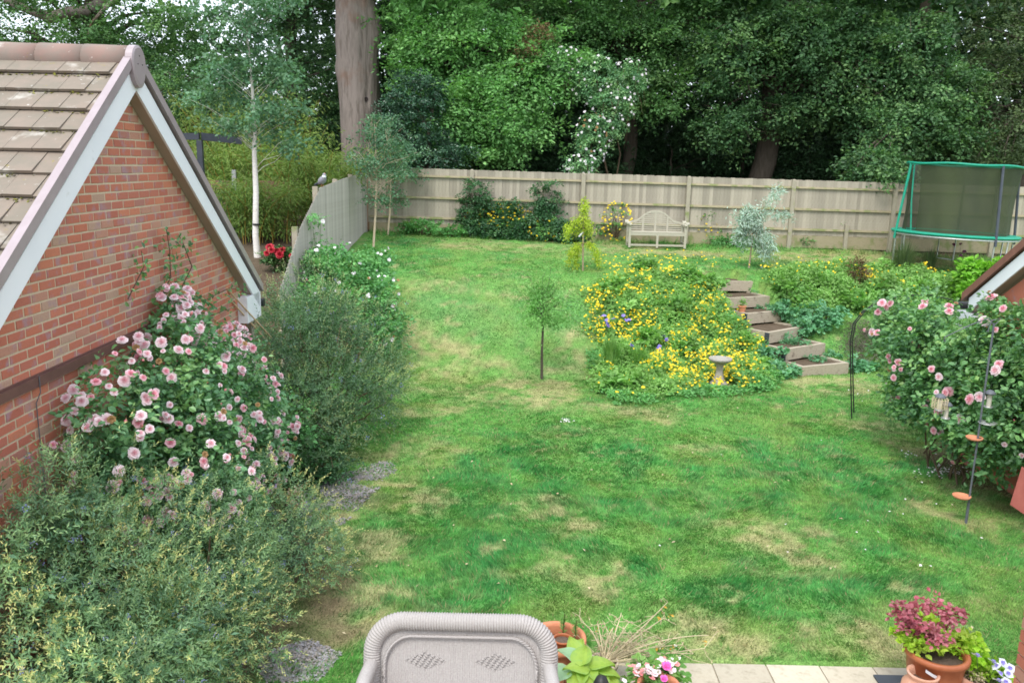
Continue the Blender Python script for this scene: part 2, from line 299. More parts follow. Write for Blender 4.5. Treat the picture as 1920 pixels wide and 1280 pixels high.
    M['hosta'] = leafmat('hosta_leaf', [(.3, .5, .06), (.42, .6, .1), (.26, .46, .12)], .35, .45)
    M['hostablue'] = leafmat('blue_hosta_leaf', [(.30, .5, .28), (.38, .58, .36)], .3, .45)
    M['pansy'] = leafmat('pansy_petal', [(.6, .6, .85), (.75, .75, .9), (.85, .85, .9)], .2, .6)
    M['litter'] = surf('leaf_litter', [(.07, .05, .03), (.12, .085, .055)], 8, .95, .8, .03)
leafset()
# ------------------------------------------------------------------ lawn fields
def patches(lst):
    out = []
    for px, py, rx, ry, s in lst:
        g = G(px, py); gx = abs(G(px+rx, py)[0]-g[0]); gy = abs(G(px, py-ry)[1]-g[1]); out.append((g[0], g[1], gx+.05, gy+.05, s))
    return out
DRY = patches([(1100, 1085, 75, 32, 1), (1130, 1110, 60, 20, .8), (1000, 955, 45, 20, .75), (1480, 1015, 80, 26, .8), (1745, 958, 30, 10, 1), (1390, 1195, 80, 30, 1), (1290, 1215, 60, 22, .7),
    (1640, 1215, 60, 26, .8), (1740, 1098, 26, 12, .9), (1850, 1130, 70, 20, .4), (560, 1130, 60, 70, 1), (600, 1190, 60, 40, 1), (640, 965, 50, 20, .9), (560, 1040, 50, 40, 1), (650, 1020, 60, 30, .8), (610, 1070, 50, 20, .7), (780, 920, 60, 16, .8), (1015, 735, 65, 18, 1), (940, 690, 60, 12, .5),
    (780, 655, 70, 18, .8), (745, 632, 50, 10, .7), (860, 680, 40, 12, .5), (1260, 470, 90, 6, .9), (1600, 485, 140, 14, .95), (1470, 478, 60, 6, .8), (1100, 452, 80, 6, .8), (950, 462, 120, 6, .6), (830, 770, 60, 12, .6), (800, 850, 70, 14, .5),
    (1350, 725, 30, 8, .7), (1560, 720, 70, 10, .7), (1500, 705, 60, 8, .8), (1640, 790, 60, 16, .6), (1700, 835, 60, 14, .6), (1850, 900, 80, 40, .5), (1870, 985, 60, 14, .6), (1180, 775, 60, 12, .5), (900, 740, 90, 14, .5), (700, 1180, 30, 16, .6),
    (1350, 1150, 60, 14, .7), (820, 700, 60, 18, .5), (870, 545, 120, 8, .4), (1000, 1060, 60, 20, .6), (700, 860, 60, 16, .45), (1090, 680, 24, 30, .6), (1850, 1170, 40, 12, .7), (1730, 1170, 40, 14, .5), (1760, 1215, 70, 22, .6), (1320, 840, 30, 8, .5)])
LUSH = patches([(950, 900, 130, 60, 1), (820, 1090, 190, 90, .9), (1100, 1000, 160, 50, .9), (1500, 900, 260, 60, .9), (1750, 1040, 160, 60, .8), (1300, 1050, 160, 60, .9), (670, 620, 60, 20, .5), (1500, 1100, 200, 60, .8), (1120, 870, 100, 40, .6), (1250, 1180, 80, 30, .7),
    (760, 480, 60, 30, .8), (1400, 490, 130, 10, .6), (1150, 1160, 120, 30, .6), (1580, 960, 120, 40, .6), (1000, 560, 120, 20, .3)])
SOIL = patches([(1790, 468, 120, 12, 1), (1860, 880, 70, 46, .9), (1890, 935, 30, 20, .6), (540, 970, 60, 40, .8), (430, 1150, 90, 130, 1), (510, 1060, 60, 60, 1), (590, 1080, 50, 50, .7), (560, 1160, 50, 40, .8), (500, 1190, 60, 60, .9), (540, 1240, 60, 40, .8), (300, 950, 260, 160, 1), (1760, 700, 60, 60, .5)])
CLOV = patches([(860, 592, 120, 34, 1), (1060, 600, 60, 40, .6), (1080, 800, 60, 14, .7), (880, 530, 100, 14, .6)])
def blob(x, y, lst, sd):
    o = np.zeros_like(x); x = x+(fnoise(x, y, 1.1, 200+sd)-.5)*1.6+(fnoise(x, y, 4, 210+sd)-.5)*.5; y = y+(fnoise(x, y, 1.1, 220+sd)-.5)*1.6+(fnoise(x, y, 4, 230+sd)-.5)*.5
    for a, b, c, d, s in lst:
        r = np.sqrt(((x-a)/c)**2+((y-b)/d)**2); o = np.maximum(o, s*np.clip(1.7-r, 0, 1))
    return o
def fields(x, y):
    n1 = fnoise(x, y, .9, 1); n2 = fnoise(x, y, 2.6, 5); n3 = fnoise(x, y, 7, 9, 3)
    dry = np.clip(blob(x, y, DRY, 1)*(n2*.4+n3*.6-.33)*3.6, 0, .66)
    dry = np.maximum(dry, np.clip((n2*.4+n3*.6-.60)*6.0, 0, .6)*np.clip((n1-.38)*4, 0, 1))
    lush = np.clip(blob(x, y, LUSH, 2)*(.15+.9*n2)+(n1-.5)*1.1+(n2-.5)*1.2, 0, 1)
    soil = np.clip(blob(x, y, SOIL, 3)*(.4+1.5*n2)-.2, 0, 1)
    clov = np.clip(blob(x, y, CLOV, 4)*(.3+1.6*n2)-.15, 0, 1)
    return np.clip(dry, 0, 1), lush, soil, clov
CG0 = np.array([.125, .335, .07]); CG1 = np.array([.075, .32, .085]); CD = np.array([.44, .35, .19]); CS = np.array([.12, .09, .06]); CC = np.array([.12, .27, .10]); CY = np.array([.27, .34, .085])
def lawncol(x, y, blade=True):
    d, l, s, c = fields(x, y); n = fnoise(x, y, 5, 21)[..., None]; k = np.clip((y-11)/8, 0, 1)
    col = CG0*(1-l[:, None])+CG1*l[:, None]; col = col*(.75+.5*n)
    yl = np.clip((fnoise(x, y, 2.3, 31)-.46)*3.6, 0, 1)*(.42-.05*k)*(1-l*.5); col = col*(1-yl[:, None])+CY*yl[:, None]
    col = col*(1-c[:, None]*.35)+CC*c[:, None]*.35
    dd = d*(.8 if blade else 1); col = col*(1-dd[:, None])+(CD*(.7+.6*n))*dd[:, None]
    ss = s*(.6 if blade else 1); col = col*(1-ss[:, None])+CS*ss[:, None]
    return col, d, l, s, c
# ground sheet
def ax(a, b, c, lo, hi): return np.concatenate([-np.geomspace(-lo+0.0, -a+.3 if a < 0 else 1, 1)[:0], np.arange(a, b, c)])
xs = np.concatenate([[-400, -200, -100, -60, -40, -30, -24, -20, -16, -13, -10, -8, -6], np.arange(-5, -1.05, .11), [-1.01, -.99], np.arange(-.9, 14, .11), [14.5, 15.5, 17, 20, 25, 30, 40, 60, 100, 200, 400]])
ys = np.concatenate([[-400, -200, -100, -50, -20, -8, 0, 3], np.arange(4, 6.4, .2), [6.42], np.arange(6.44, 24.4, .11), [24.6, 25, 26, 28, 31, 35, 40, 50, 70, 100, 200, 400]])
X, Y_ = np.meshgrid(xs, ys); xf = X.ravel(); yf = Y_.ravel(); zf = terr(xf, yf); nx = len(xs); ny = len(ys)
b = MB(); ii = (np.arange(ny-1)[:, None]*nx+np.arange(nx-1)[None]).ravel()
b.add(np.stack([xf, yf, zf], 1), np.stack([ii, ii+1, ii+nx+1, ii+nx], 1), 0, None, True)
me = b.mesh('lawn', [])
col, d_, l_, s_, c_ = lawncol(xf, yf, False)
wood = (yf > 24.4) | (xf < -4.4) | ((yf < 6.4) & (xf > -1)) | (yf < 4); col = col*.72+np.array([.14, .10, .05])*.28; col[wood] = (.10, .075, .05)
ca = me.attributes.new('turf', 'FLOAT_COLOR', 'POINT'); ca.data.foreach_set('color', np.concatenate([col, np.ones((len(col), 1))], 1).astype(np.float32).ravel())
m, n, bs = newmat('turf'); a = n.nodes.new('ShaderNodeAttribute'); a.attribute_name = 'turf'
f = noise(n, 60, 5, objco(n)); g2 = noise(n, 9, 4, objco(n))
c = mixc(n, 1., a.outputs['Color'], ramp(n, f, [(.5, .5, .5), (1.5, 1.5, 1.5)], stops=[.3, .7]), 'MULTIPLY'); L(n, mixc(n, 1., c, ramp(n, g2, [(.75, .75, .75), (1.25, 1.25, 1.25)], stops=[.3, .7]), 'MULTIPLY'), bs.inputs['Base Color'])
bs.inputs['Roughness'].default_value = .95; bs.inputs['Specular IOR Level'].default_value = .1; bump(n, f, bs, .6, .02)
me.materials.append(m); mk('lawn', me, kind='structure')
# grass blades
def grass(n, x0, x1, y0, y1, h, wd):
    x = R.uniform(x0, x1, n); y = y0+(y1-y0)*R.random(n); vis = np.abs(x) < (y*.64+1.2); vis &= (x > -4.1); x = x[vis]; y = y[vis]
    col, d, l, s, c = lawncol(x, y); clump = fnoise(x, y, 9, 41, 2)
    keep = R.random(len(x)) < np.clip((1-.86*d)*(1-.9*s)*(.55+.8*clump), 0, 1); keep &= ~((x < -3.25) & (y < 11))
    x, y, col, l, c, d = x[keep], y[keep], col[keep], l[keep], c[keep], d[keep]; n = len(x); z = terr(x, y)
    hh = h*(.5+.8*R.random(n))*(.65+.6*l)*(1-.35*d)*(.45+1.1*fnoise(x, y, 11, 81, 2)); an = R.uniform(0, 2*np.pi, n); le = hh*R.uniform(.2, 1.1, n)
    ln = R.uniform(0, 2*np.pi, n)*.35+fnoise(x, y, 1.2, 51)*12; P = np.stack([x, y, z-.004], 1); sd = np.stack([np.cos(an), np.sin(an), 0*an], 1)*(wd*R.uniform(.6, 1.2, n))[:, None]
    tip = P+np.stack([np.cos(ln)*le, np.sin(ln)*le, hh], 1); V = np.stack([P-sd, P+sd, tip], 1).reshape(-1, 3)
    cl_ = fnoise(x, y, 15, 61, 3); col = col*R.uniform(.62, 1.4, (n, 1))*(.6+.8*cl_)[:, None]; dead = R.random(n) < .02+.08*np.clip((fnoise(x, y, 8, 71, 3)-.5)*5, 0, 1); col[dead] = np.array([.46, .38, .2])*R.uniform(.7, 1.2, (dead.sum(), 1))
    return V, col
GV = [grass(60000, -3.6, -1.0, 4.6, 6.47, .045, .005), grass(400000, -4, 7.5, 6.45, 10.5, .042, .0055), grass(320000, -4, 9.5, 10.5, 16, .042, .0085), grass(260000, -4, 13.5, 16, 24.2, .038, .0095), grass(5000, -4.2, 14, 23.6, 24.2, .18, .010)]
V = np.concatenate([g[0] for g in GV]); C_ = np.concatenate([g[1] for g in GV])
b = MB(); b.add(V, np.arange(len(V)).reshape(-1, 3)); me = b.mesh('grass', [])
ca = me.attributes.new('turf', 'FLOAT_COLOR', 'FACE'); ca.data.foreach_set('color', np.concatenate([C_, np.ones((len(C_), 1))], 1).astype(np.float32).ravel())
m, n, bs = newmat('grass_blade'); a = n.nodes.new('ShaderNodeAttribute'); a.attribute_name = 'turf'; L(n, a.outputs['Color'], bs.inputs['Base Color'])
bs.inputs['Roughness'].default_value = .6; bs.inputs['Specular IOR Level'].default_value = .25
t = n.nodes.new('ShaderNodeBsdfTranslucent'); L(n, a.outputs['Color'], t.inputs[0]); x = n.nodes.new('ShaderNodeMixShader'); x.inputs[0].default_value = .35
L(n, bs.outputs[0], x.inputs[1]); L(n, t.outputs[0], x.inputs[2]); L(n, x.outputs[0], n.nodes['Material Output'].inputs[0])
me.materials.append(m); mk('grass', me, kind='stuff', label='short patchy green grass blades covering the lawn', cat='grass')
# slate chippings in the worn strip, litter of pale petals
def flakes(n, poly, size, zoff=.004):
    q = inside(poly, n); keep = fnoise(q[:, 0], q[:, 1], 3, 61) > R.uniform(.38, .6, n); q = q[keep]; n = len(q)
    P = np.stack([q[:, 0], q[:, 1], terr(q[:, 0], q[:, 1])+zoff+R.random(n)*.006], 1); A = rdir(n); A[:, 2] *= .15; N = np.tile([0, 0, 1.], (n, 1))+R.normal(size=(n, 3))*.25
    return P, A, N, R.uniform(.5, 1.2, n)*size
b = MB()
for poly, k in (([(560, 1000), (520, 960), (600, 900), (720, 865), (760, 880), (700, 925), (640, 985)], 9000), ([(500, 1280), (480, 1230), (580, 1200), (640, 1225), (600, 1278)], 2500)):
    P, A, N, s = flakes(k, poly, .035); b.leaves(P, A, N, s, s*.8)
b.obj('slate_chippings', M['slate'], kind='stuff', label='grey slate chippings scattered between shrubs and lawn', cat='gravel')
b = MB()
for (px, py, rx, ry, k) in ((1765, 887, 36, 9, 90), (1060, 791, 12, 5, 26), (1700, 855, 14, 6, 10), (1700, 960, 160, 90, 14), (1640, 740, 60, 40, 12), (1350, 950, 300, 200, 8)):
    for _ in range(k):
        g = G(px+R.normal()*rx*.6, py+R.normal()*ry*.6); P = np.array([[g[0], g[1], g[2]+.045]]); s = R.uniform(.022, .04)
        b.leaves(P, rdir(1)*[1, 1, .2], np.array([[0, -.3, 1.]])+R.normal(size=(1, 3))*.3, s, s*.9)
b.obj('fallen_petals', M['whitepet'], kind='stuff', label='white rose petals fallen on the lawn near the bird feeders', cat='petals')
b = MB(); P = np.array([G(R.uniform(620, 1880), R.uniform(760, 1220)) for _ in range(70)]); P[:, 2] += .04
b.leaves(P, rdir(70)*[1, 1, .3], np.array([[0, -.2, 1.]])+R.normal(size=(70, 3))*.4, R.uniform(.03, .06, 70), .025); b.obj('fallen_leaves', M['straw'], kind='stuff', label='dry tan leaves dotted over the lawn', cat='leaves')

# ------------------------------------------------------------------ garage
YAW = -.0103
gar = thing('garage', 'red brick garage with steep tiled roof and white bargeboards at the left edge', 'garage', loc=(-3.44, 5.55, 0), rot=(0, 0, -YAW))
T36 = math.tan(math.radians(36.0)); SA = 2.1; ZA = 4.66     # apex of the soffit line in wall coordinates (s = local y)
def zsof(s): return ZA-abs(s-SA)*T36
wall = MB(); s0, s1 = -1.1, 5.3
prof = [(s0, 0), (s1, 0), (s1, zsof(s1)), (SA, ZA), (s0, zsof(s0))]
V = [(-.0045, s, z) for s, z in prof]+[(-.25, s, z) for s, z in prof]
wall.add(V[:4]+[V[4]]*0, [[0, 1, 2, 3]]); wall.add([V[0], V[3], V[4]], [[0, 1, 2]])
wall.add([V[0], V[1], V[6], V[5]], [[0, 1, 2, 3]]); wall.add([V[1], V[2], V[7], V[6]], [[0, 1, 2, 3]]); wall.add([V[4], V[0], V[5], V[9]], [[0, 1, 2, 3]])
gw = wall.obj('gable_wall', M['mortar'], gar)
BM = {}
def brickmesh(w, key):
    k = round(w, 3)
    if (k, key) in BM: return BM[(k, key)]
    r = np.random.default_rng(key); x0, x1 = -.05, 0.0; h = .060; e = .0025; j = lambda: r.uniform(-.0015, .0015)
    o = [(-.05, 0, 0), (-.05, k, 0), (-.05, k, h), (-.05, 0, h)]; bk = [(-e*1.2, 0+j(), 0+j()), (-e*1.2, k+j(), 0+j()), (-e*1.2, k+j(), h+j()), (-e*1.2, 0+j(), h+j())]
    fr = [(0, e+j(), e+j()), (0, k-e+j(), e+j()), (0, k-e+j(), h-e+j()), (0, e+j(), h-e+j())]
    b = MB(); q = [[i, (i+1) % 4, 4+(i+1) % 4, 4+i] for i in range(4)]+[[4+i, 4+(i+1) % 4, 8+(i+1) % 4, 8+i] for i in range(4)]+[[8, 9, 10, 11]]
    b.add(o+bk+fr, q); BM[(k, key)] = b.mesh('brick', M['brick']); return BM[(k, key)]
bricks = []
for k in range(-3, 60):
    zt = 4.449-.075*k; zb = zt-.0655
    off = .1125 if k % 2 else 0; s = s0-.3+off
    while s < s1:
        a, c = s, s+.2070; s += .225
        lim = lambda z: ((SA-(ZA-z)/T36), (SA+(ZA-z)/T36))
        lo, hi = lim(zt); lo = max(lo, s0); hi = min(hi, s1)
        a2, c2 = max(a, lo), min(c, hi)
        if c2-a2 < .03 or zt > ZA or zb < 0: continue
        bricks.append((a2, round(c2-a2, 3) if c2-a2 < .2065 else .2070, zb))
rest = MB(); cnt = 0
def vis(a, z):
    P = np.array([-3.44, 5.55+a, z]); d = P-CAM; u = 960+FPX*(d@CR)/(d@FW); v = 640-FPX*(d@CU)/(d@FW); return u > -25 and v < 900 and z > 1.0 and not (a > 1.3 and z < 2.0+.0) and not (z < 2.45-.25*(a-.7) and a > .9)
order = sorted(bricks, key=lambda q: (not vis(q[0], q[2]), q[0]))
for a, wd, z in order:
    if cnt < 300 and vis(a, z):
        o = mk('brick', brickmesh(wd if wd < .2065 else .2070, random.randrange(6)), gw); o.location = (random.uniform(-.002, .002), a, z); cnt += 1
    else:
        r0 = random.random(); rest.box((-.04, a, z), (random.uniform(-.002, .001), a+wd, z+.062), rnd=r0)
m, n, bs = newmat('brick_far'); a_ = n.nodes.new('ShaderNodeAttribute'); a_.attribute_name = 'rnd'
c = ramp(n, a_.outputs['Fac'], [(.45, .14, .085), (.49, .165, .10), (.41, .125, .08), (.51, .18, .10), (.42, .27, .19), (.46, .15, .09), (.38, .16, .12), (.47, .15, .085), (.44, .22, .15), (.43, .14, .09)], 'CONSTANT')
f = noise(n, 7, 3, objco(n)); c = mixc(n, ramp(n, f, [(0, 0, 0), (.7, .7, .7)], stops=[.56, .7]), c, (.33, .22, .25)); L(n, c, bs.inputs['Base Color']); bs.inputs['Roughness'].default_value = .85; M['brickfar'] = m
rest.obj('brickwork', m, gw, kind='stuff')
# roof: tiles as single parts on the visible slope
roof = MB(); sl0 = math.radians(36); TH = .26
def rp(u, d, h=0.):    # local x = u, distance down the near slope d, height above slope h
    return (u, SA-d*math.cos(sl0)-h*math.sin(sl0), ZA+.27-d*math.sin(sl0)+h*math.cos(sl0))
def rp2(u, d, h=0.): x, y, z = rp(u, d, h); return (x, 2*SA-y, z)
for fn in (rp, rp2):
    V = [fn(-8, 0, -.03), fn(.04, 0, -.03), fn(.04, 4.35, -.03), fn(-8, 4.35, -.03), fn(-8, 0, -.06), fn(.04, 0, -.06), fn(.04, 4.35, -.06), fn(-8, 4.35, -.06)]
    roof.hexa(V)
ro = roof.obj('roof', M['tileedge'], gar)
def tileobj(kd):
    b = MB(); w, g, th = .211, .33, .03; V = []
    b.add([rp(0, 0, 0)]*0+[(0, 0, 0)], np.zeros((0, 4), int)) if False else None
    r = np.random.default_rng(kd); c = r.uniform(-.002, .002, 4)
    pts = [(0, 0, -.012), (w, 0, -.012), (w, g, th*.6+c[0]), (0, g, th*.6+c[1]), (0, 0, 0), (w, 0, 0), (w, g, th+.012+c[2]), (0, g, th+.012+c[3])]
    V = [(u, -d*math.cos(sl0)-h*math.sin(sl0), -d*math.sin(sl0)+h*math.cos(sl0)) for u, d, h in pts]; b.hexa(V); return b.mesh('roof_tile', M['rooftile'])
tm = [tileobj(i) for i in range(4)]; nt_ = 0; far = MB()
moss = MB()
for row in range(15):
    d1 = .33+.275*row; d0 = d1-.33; off = .1075*(row % 2)
    for i in range(36):
        u = -.1-.215*i+off-.09
        if u+.211 > .09: continue
        o0 = rp(u, d0, 0)
        if i < 10 and row < 12 or (i < 20 and row < 4):
            o = mk('roof_tile', random.choice(tm), ro); o.location = (o0[0], o0[1], o0[2]+random.uniform(0, .002)); o.rotation_euler = (0, random.uniform(-.006, .006), 0); nt_ += 1
        else:
            pts = [(0, 0, -.012), (.211, 0, -.012), (.211, .33, .012), (0, .33, .012), (0, 0, 0), (.211, 0, 0), (.211, .33, .03), (0, .33, .03)]
            far.hexa([rp(u+q, d0+e, h) for q, e, h in pts])
    for i in range(16):                                     # closing pieces at the verge
        break
    k = 170; uu = R.uniform(-2.2, .02, k); uu = uu[fnoise(uu, uu*0+row*3.3, 3, 71) > .40]; k = len(uu)
    if k:
        P = np.array([rp(u, d1+.008+R.random()*.02, .004+R.random()*.012) for u in uu]); moss.leaves(P, rdir(k)*[1, 1, .4], np.tile([0, -.3, 1.], (k, 1)), R.uniform(.02, .045, k), .02)
    g = [rp(-.1-.215*0+off-.09+.211-.0+.004, d0, 0)]
    pw = .045-(off-.19+.211+.0)
    rt_ = .021 if off == 0 else -.0865; wv = .084-(rt_+.004)
    if wv > .02:
        pts = [(0, 0, -.012), (wv, 0, -.012), (wv, .33, .012), (0, .33, .012), (0, 0, 0), (wv, 0, 0), (wv, .33, .03), (0, .33, .03)]
        far.hexa([rp(.084-wv+q, d0+e, h) for q, e, h in pts])
far.obj('roof_tiles', M['rooftile'], ro, kind='stuff')
for d in np.arange(.3, 4.3, .275): pass
far2 = MB()
for row in range(15):
    d1 = .33+.275*row
    for i in range(30):
        u = .05-.215*(i+1); pts = [(0, 0, -.012), (.211, 0, -.012), (.211, .33, .012), (0, .33, .012), (0, 0, 0), (.211, 0, 0), (.211, .33, .03), (0, .33, .03)]
        far2.hexa([rp2(u+q, d1-.33+e, h) for q, e, h in pts][::-1])
far2.obj('roof_tiles', M['rooftile'], ro, kind='stuff')
moss.obj('moss', M['moss'], ro, kind='stuff')
# ridge tiles: half-round, each one its own part
def half(r, ln, th=.016, k=12):
    b = MB(); an = np.linspace(-.18*np.pi, 1.18*np.pi, k+1); V = []
    for x in (0, ln):
        rr = r+(.012 if x == 0 else 0)
        V += [(x-ln, rr*math.cos(a), rr*math.sin(a)) for a in an]+[(x-ln, (r-th)*math.cos(a), (r-th)*math.sin(a)) for a in an]
    m_ = k+1; F = []
    for j in range(k):
        F += [[j, j+1, 2*m_+j+1, 2*m_+j], [m_+j+1, m_+j, 3*m_+j, 3*m_+j+1], [j+1, j, m_+j, m_+j+1], [2*m_+j, 2*m_+j+1, 3*m_+j+1, 3*m_+j]]
    F += [[0, 2*m_, 3*m_, m_], [k, m_+k, 3*m_+k, 2*m_+k]]; b.add(V, F, 0, None, True); return b
rz = ZA+.235; hm = half(.125, .395).mesh('ridge_tile', M['ridge'])
for i in range(18):
    o = mk('ridge_tile', hm, ro); o.location = (.115-.39*i, SA, rz+random.uniform(-.003, .003)); o.rotation_euler = (0, -.012, 0)
hb = half(.135, .14); hb.lathe([(.001, 0), (.133, 0), (.133, .02), (.001, .02)], k=20)
# the round end cap with its tongue
b = MB(); k = 28; an = np.arange(k)*2*np.pi/k; pr_ = [(.14*math.cos(a), .14*math.sin(a)+(0 if math.sin(a) > -.2 else (math.sin(a)+.2)*.10)) for a in an]
V = [(.0, y, z) for y, z in pr_]+[(.06, y, z) for y, z in pr_]+[(.068, y*.85, z*.85) for y, z in pr_]+[(.068, 0, 0)]
b.add(V, [[i, (i+1) % k, k+(i+1) % k, k+i] for i in range(k)]+[[k+i, k+(i+1) % k, 2*k+(i+1) % k, 2*k+i] for i in range(k)]); b.add(V, [[3*k, 2*k+i, 2*k+(i+1) % k] for i in range(k)])
b.lathe([(.001, .0), (.008, 0)], (0, 0, 0), 6)
o = b.obj('ridge_end_cap', M['verge'], ro); o.location = (.10, SA, rz-.01)
b = MB()
for y, z in ((-.04, -.02), (.05, -.02), (0, .05)): b.tube([(.067, y, z), (.071, y, z)], .006, 6)
o = b.obj('screws', M['black'], ro); o.location = (.10, SA, rz-.01); bpy.data.objects.remove(hb and bpy.data.objects.get('none')) if bpy.data.objects.get('none') else None
# verge caps and bargeboards (each side of the gable)
def slopebar(side, x0, x1, h0, h1, dA, dB, mat, name, par, extra=None):
    # bar following the slope: vertical offsets h0..h1 from the soffit line
    def pt(x, d, h): return (x, SA-side*d, ZA-d*T36+h)
    V = [pt(x0, dA, h0), pt(x1, dA, h0), pt(x1, dB, h0), pt(x0, dB, h0), pt(x0, dA, h1), pt(x1, dA, h1), pt(x1, dB, h1), pt(x0, dB, h1)]
    b = MB(); b.hexa(V); return b.obj(name, mat, par)
for sd, nm in ((1, 'near'), (-1, 'far')):
    slopebar(sd, .10, .122, -.012, .20, .0, 3.42, M['white'], 'bargeboard', gar)
    slopebar(sd, -.0, .10, -.006, .012, .02, 3.3, M['soffit'], 'soffit', gar)
    slopebar(sd, .085, .106, .205, .245, .0, 3.45, M['vergedark'], 'verge_gap', gar)
    slopebar(sd, .085, .150, .247, .345, .06, 3.52, M['verge'], 'verge_cap', gar)
b = MB(); se = SA+3.2; b.box((.0, se-.32, 2.03), (.122, se+.27, 2.36)); b.box((-.02, se+.02, 2.03), (.0, se+.27, 2.36)); b.obj('box_end', M['white'], gar)
b = MB(); se = SA-3.2; b.box((.0, se-.25, 2.03), (.122, se+.3, 2.36)); b.obj('box_end', M['white'], gar)
b = MB(); b.box((-8, s1-.2, 2.06), (-.02, s1+.25, 2.12)); b.obj('eaves_soffit', M['white'], gar)
b = MB(); b.box((-8, s1-.215, 0), (-.25, s1, 2.06)); b.obj('side_wall', M['brickfar'], gar)
b = MB(); b.tube([(-8, s1+.33, 2.2), (.15, s1+.33, 2.2)], .055, 8); b.obj('gutter', M['black'], gar)
b = MB(); b.box((0, -1.1, 2.44), (.035, 3.2, 2.51)); b.box((0, -1.1, 2.512), (.012, 3.2, 2.524)); b.obj('wall_tray', M['brownplastic'], gar)
b = MB(); b.tube([(.04, .32, 2.52), (.045, .31, 2.40), (.012, .30, 2.32), (.01, .31, 1.6), (.01, .30, .6)], .004, 5); b.obj('cable', M['greymetal'], gar)
# trellis canes leaning at far corner and timber post by the garage
for a, c in (((430, 546), (470, 590)), ((424, 553), (464, 598)), ((412, 588), (436, 610))):
    A = onY(*a, 10.2); B = onY(*c, 10.6); A2 = A+(A-B)*.6; b = MB(); b.tube([A2, B+(B-A)*1.2], .010, 6)
    b.obj('garden_cane', M['cane'], label={(430, 546): 'upper of the two parallel canes leaning at the garage corner', (424, 553): 'lower of the two parallel canes leaning at the garage corner', (412, 588): 'short cane low on the garage wall above the pink roses'}[a], cat='cane', group='canes by the garage corner')
P = onY(466, 620, 11.05); b = MB(); b.box((P[0]-.06, P[1]-.06, 0), (P[0]+.06, P[1]+.06, 2.0)); b.obj('timber_post', M['post'], label='brown timber post standing behind the garage corner', cat='post')
print('bricks', cnt, 'tiles', nt_)
# ------------------------------------------------------------------ back fence
FY = 24.3
def ftop(x): return 3.865-.0085*(x-4.9)
fe = thing('back_fence', 'long weathered feather-edge timber fence across the top of the garden', 'fence', loc=(0, FY, 0))
posts = [onY(p, 334, FY-.05)[0] for p in (885, 1094, 1292, 1489, 1681)]
posts = [posts[0]-3.0, *posts, posts[-1]+2.9, posts[-1]+5.8]; BX0 = -4.2
bmesh_cache = []
for i in range(5):
    r = np.random.default_rng(i); b = MB(); h = 1.55; c = r.uniform(-.004, .004, 4)
    b.hexa([(0, 0+c[0], 0), (.118, -.022, 0), (.118, .0, 0), (0, .008, 0), (0, 0, h+c[0]), (.118, -.022, h+c[1]), (.118, 0, h+c[1]), (0, .008, h+c[0])]); bmesh_cache.append(b.mesh('board', M['fence']))
x = BX0; nb = 0; extra = MB()
while x < posts[-1]:
    o = mk('board', random.choice(bmesh_cache), fe, loc=(x, 0, ftop(x)-1.55+random.uniform(-.006, .006)), rot=(0, random.uniform(-.004, .004), 0)); x += .1; nb += 1
for i in range(len(posts)-1):
    a, c = max(posts[i], BX0), posts[i+1]
    for dz, hh in ((.235, .055), (.84, .06), (1.41, .06)):
        b = MB(); z0 = ftop(a)-dz; z1 = ftop(c)-dz
        b.hexa([(a+.05, -.07, z0), (c-.05, -.07, z1), (c-.05, -.014, z1), (a+.05, -.014, z0), (a+.05, -.055, z0+hh), (c-.05, -.055, z1+hh), (c-.05, -.014, z1+hh), (a+.05, -.014, z0+hh)])
        b.obj('rail', M['rail'], fe)
    b = MB(); z0 = ftop(a)-1.55; z1 = ftop(c)-1.55; b.hexa([(a+.04, -.03, z0-.35), (c-.04, -.03, z1-.35), (c-.04, -.002, z1-.35), (a+.04, -.002, z0-.35), (a+.04, -.03, z0-.004), (c-.04, -.03, z1-.004), (c-.04, -.002, z1-.004), (a+.04, -.002, z0-.004)])
    b.obj('gravel_board', M['rail'], fe)
    if i > 0:
        b = MB(); z = ftop(posts[i]); b.box((posts[i]-.055, -.125, 1.6), (posts[i]+.055, -.016, z-.01)); b.hexa([(posts[i]-.055, -.125, z-.008), (posts[i]+.055, -.125, z-.008), (posts[i]+.055, -.016, z-.008), (posts[i]-.055, -.016, z-.008), (posts[i]-.02, -.09, z+.015), (posts[i]+.02, -.09, z+.015), (posts[i]+.02, -.05, z+.015), (posts[i]-.02, -.05, z+.015)])
        b.obj('post', M['post'], fe)
b = MB(); b.box((posts[5]-1.32, -.11, 1.9), (posts[5]-1.22, -.03, 2.62)); b.obj('post', M['post'], fe)
# ------------------------------------------------------------------ left boundary fence, stepping down the bank
fl = thing('side_fence', 'silvered feather-edge fence stepping down the slope beside the white roses', 'fence', loc=(-4.24, 15.3, 0))
def ltop(y): return float(np.interp(y, [15.0, 15.3, 16.55, 16.6, 18.35, 18.4, 21, 24.3], [1.72, 1.88, 2.68, 2.74, 3.44, 3.5, 3.66, 3.8]))
y = 15.15
while y < 24.2:
    t_ = ltop(y); g_ = float(terr(-4.2, y))-.15; b = MB(); st = .0
    b.hexa([(0, 0, g_), (.022, .118, g_), (0, .118, g_), (-.008, 0, g_), (0, 0, t_), (.022, .118, t_), (0, .118, t_), (-.008, 0, t_)][::1])
    o = b.obj('board', M['fencegrey'], fl); o.location = (random.uniform(-.002, .002), y-15.3, 0); y += .1
for py_ in (16.58, 18.38, 20.4, 22.3, 24.16):
    b = MB(); t_ = ltop(py_+.1)+.03; b.box((-.12, py_-15.3-.05, .5), (-.014, py_-15.3+.05, t_)); b.obj('post', M['post'], fl)
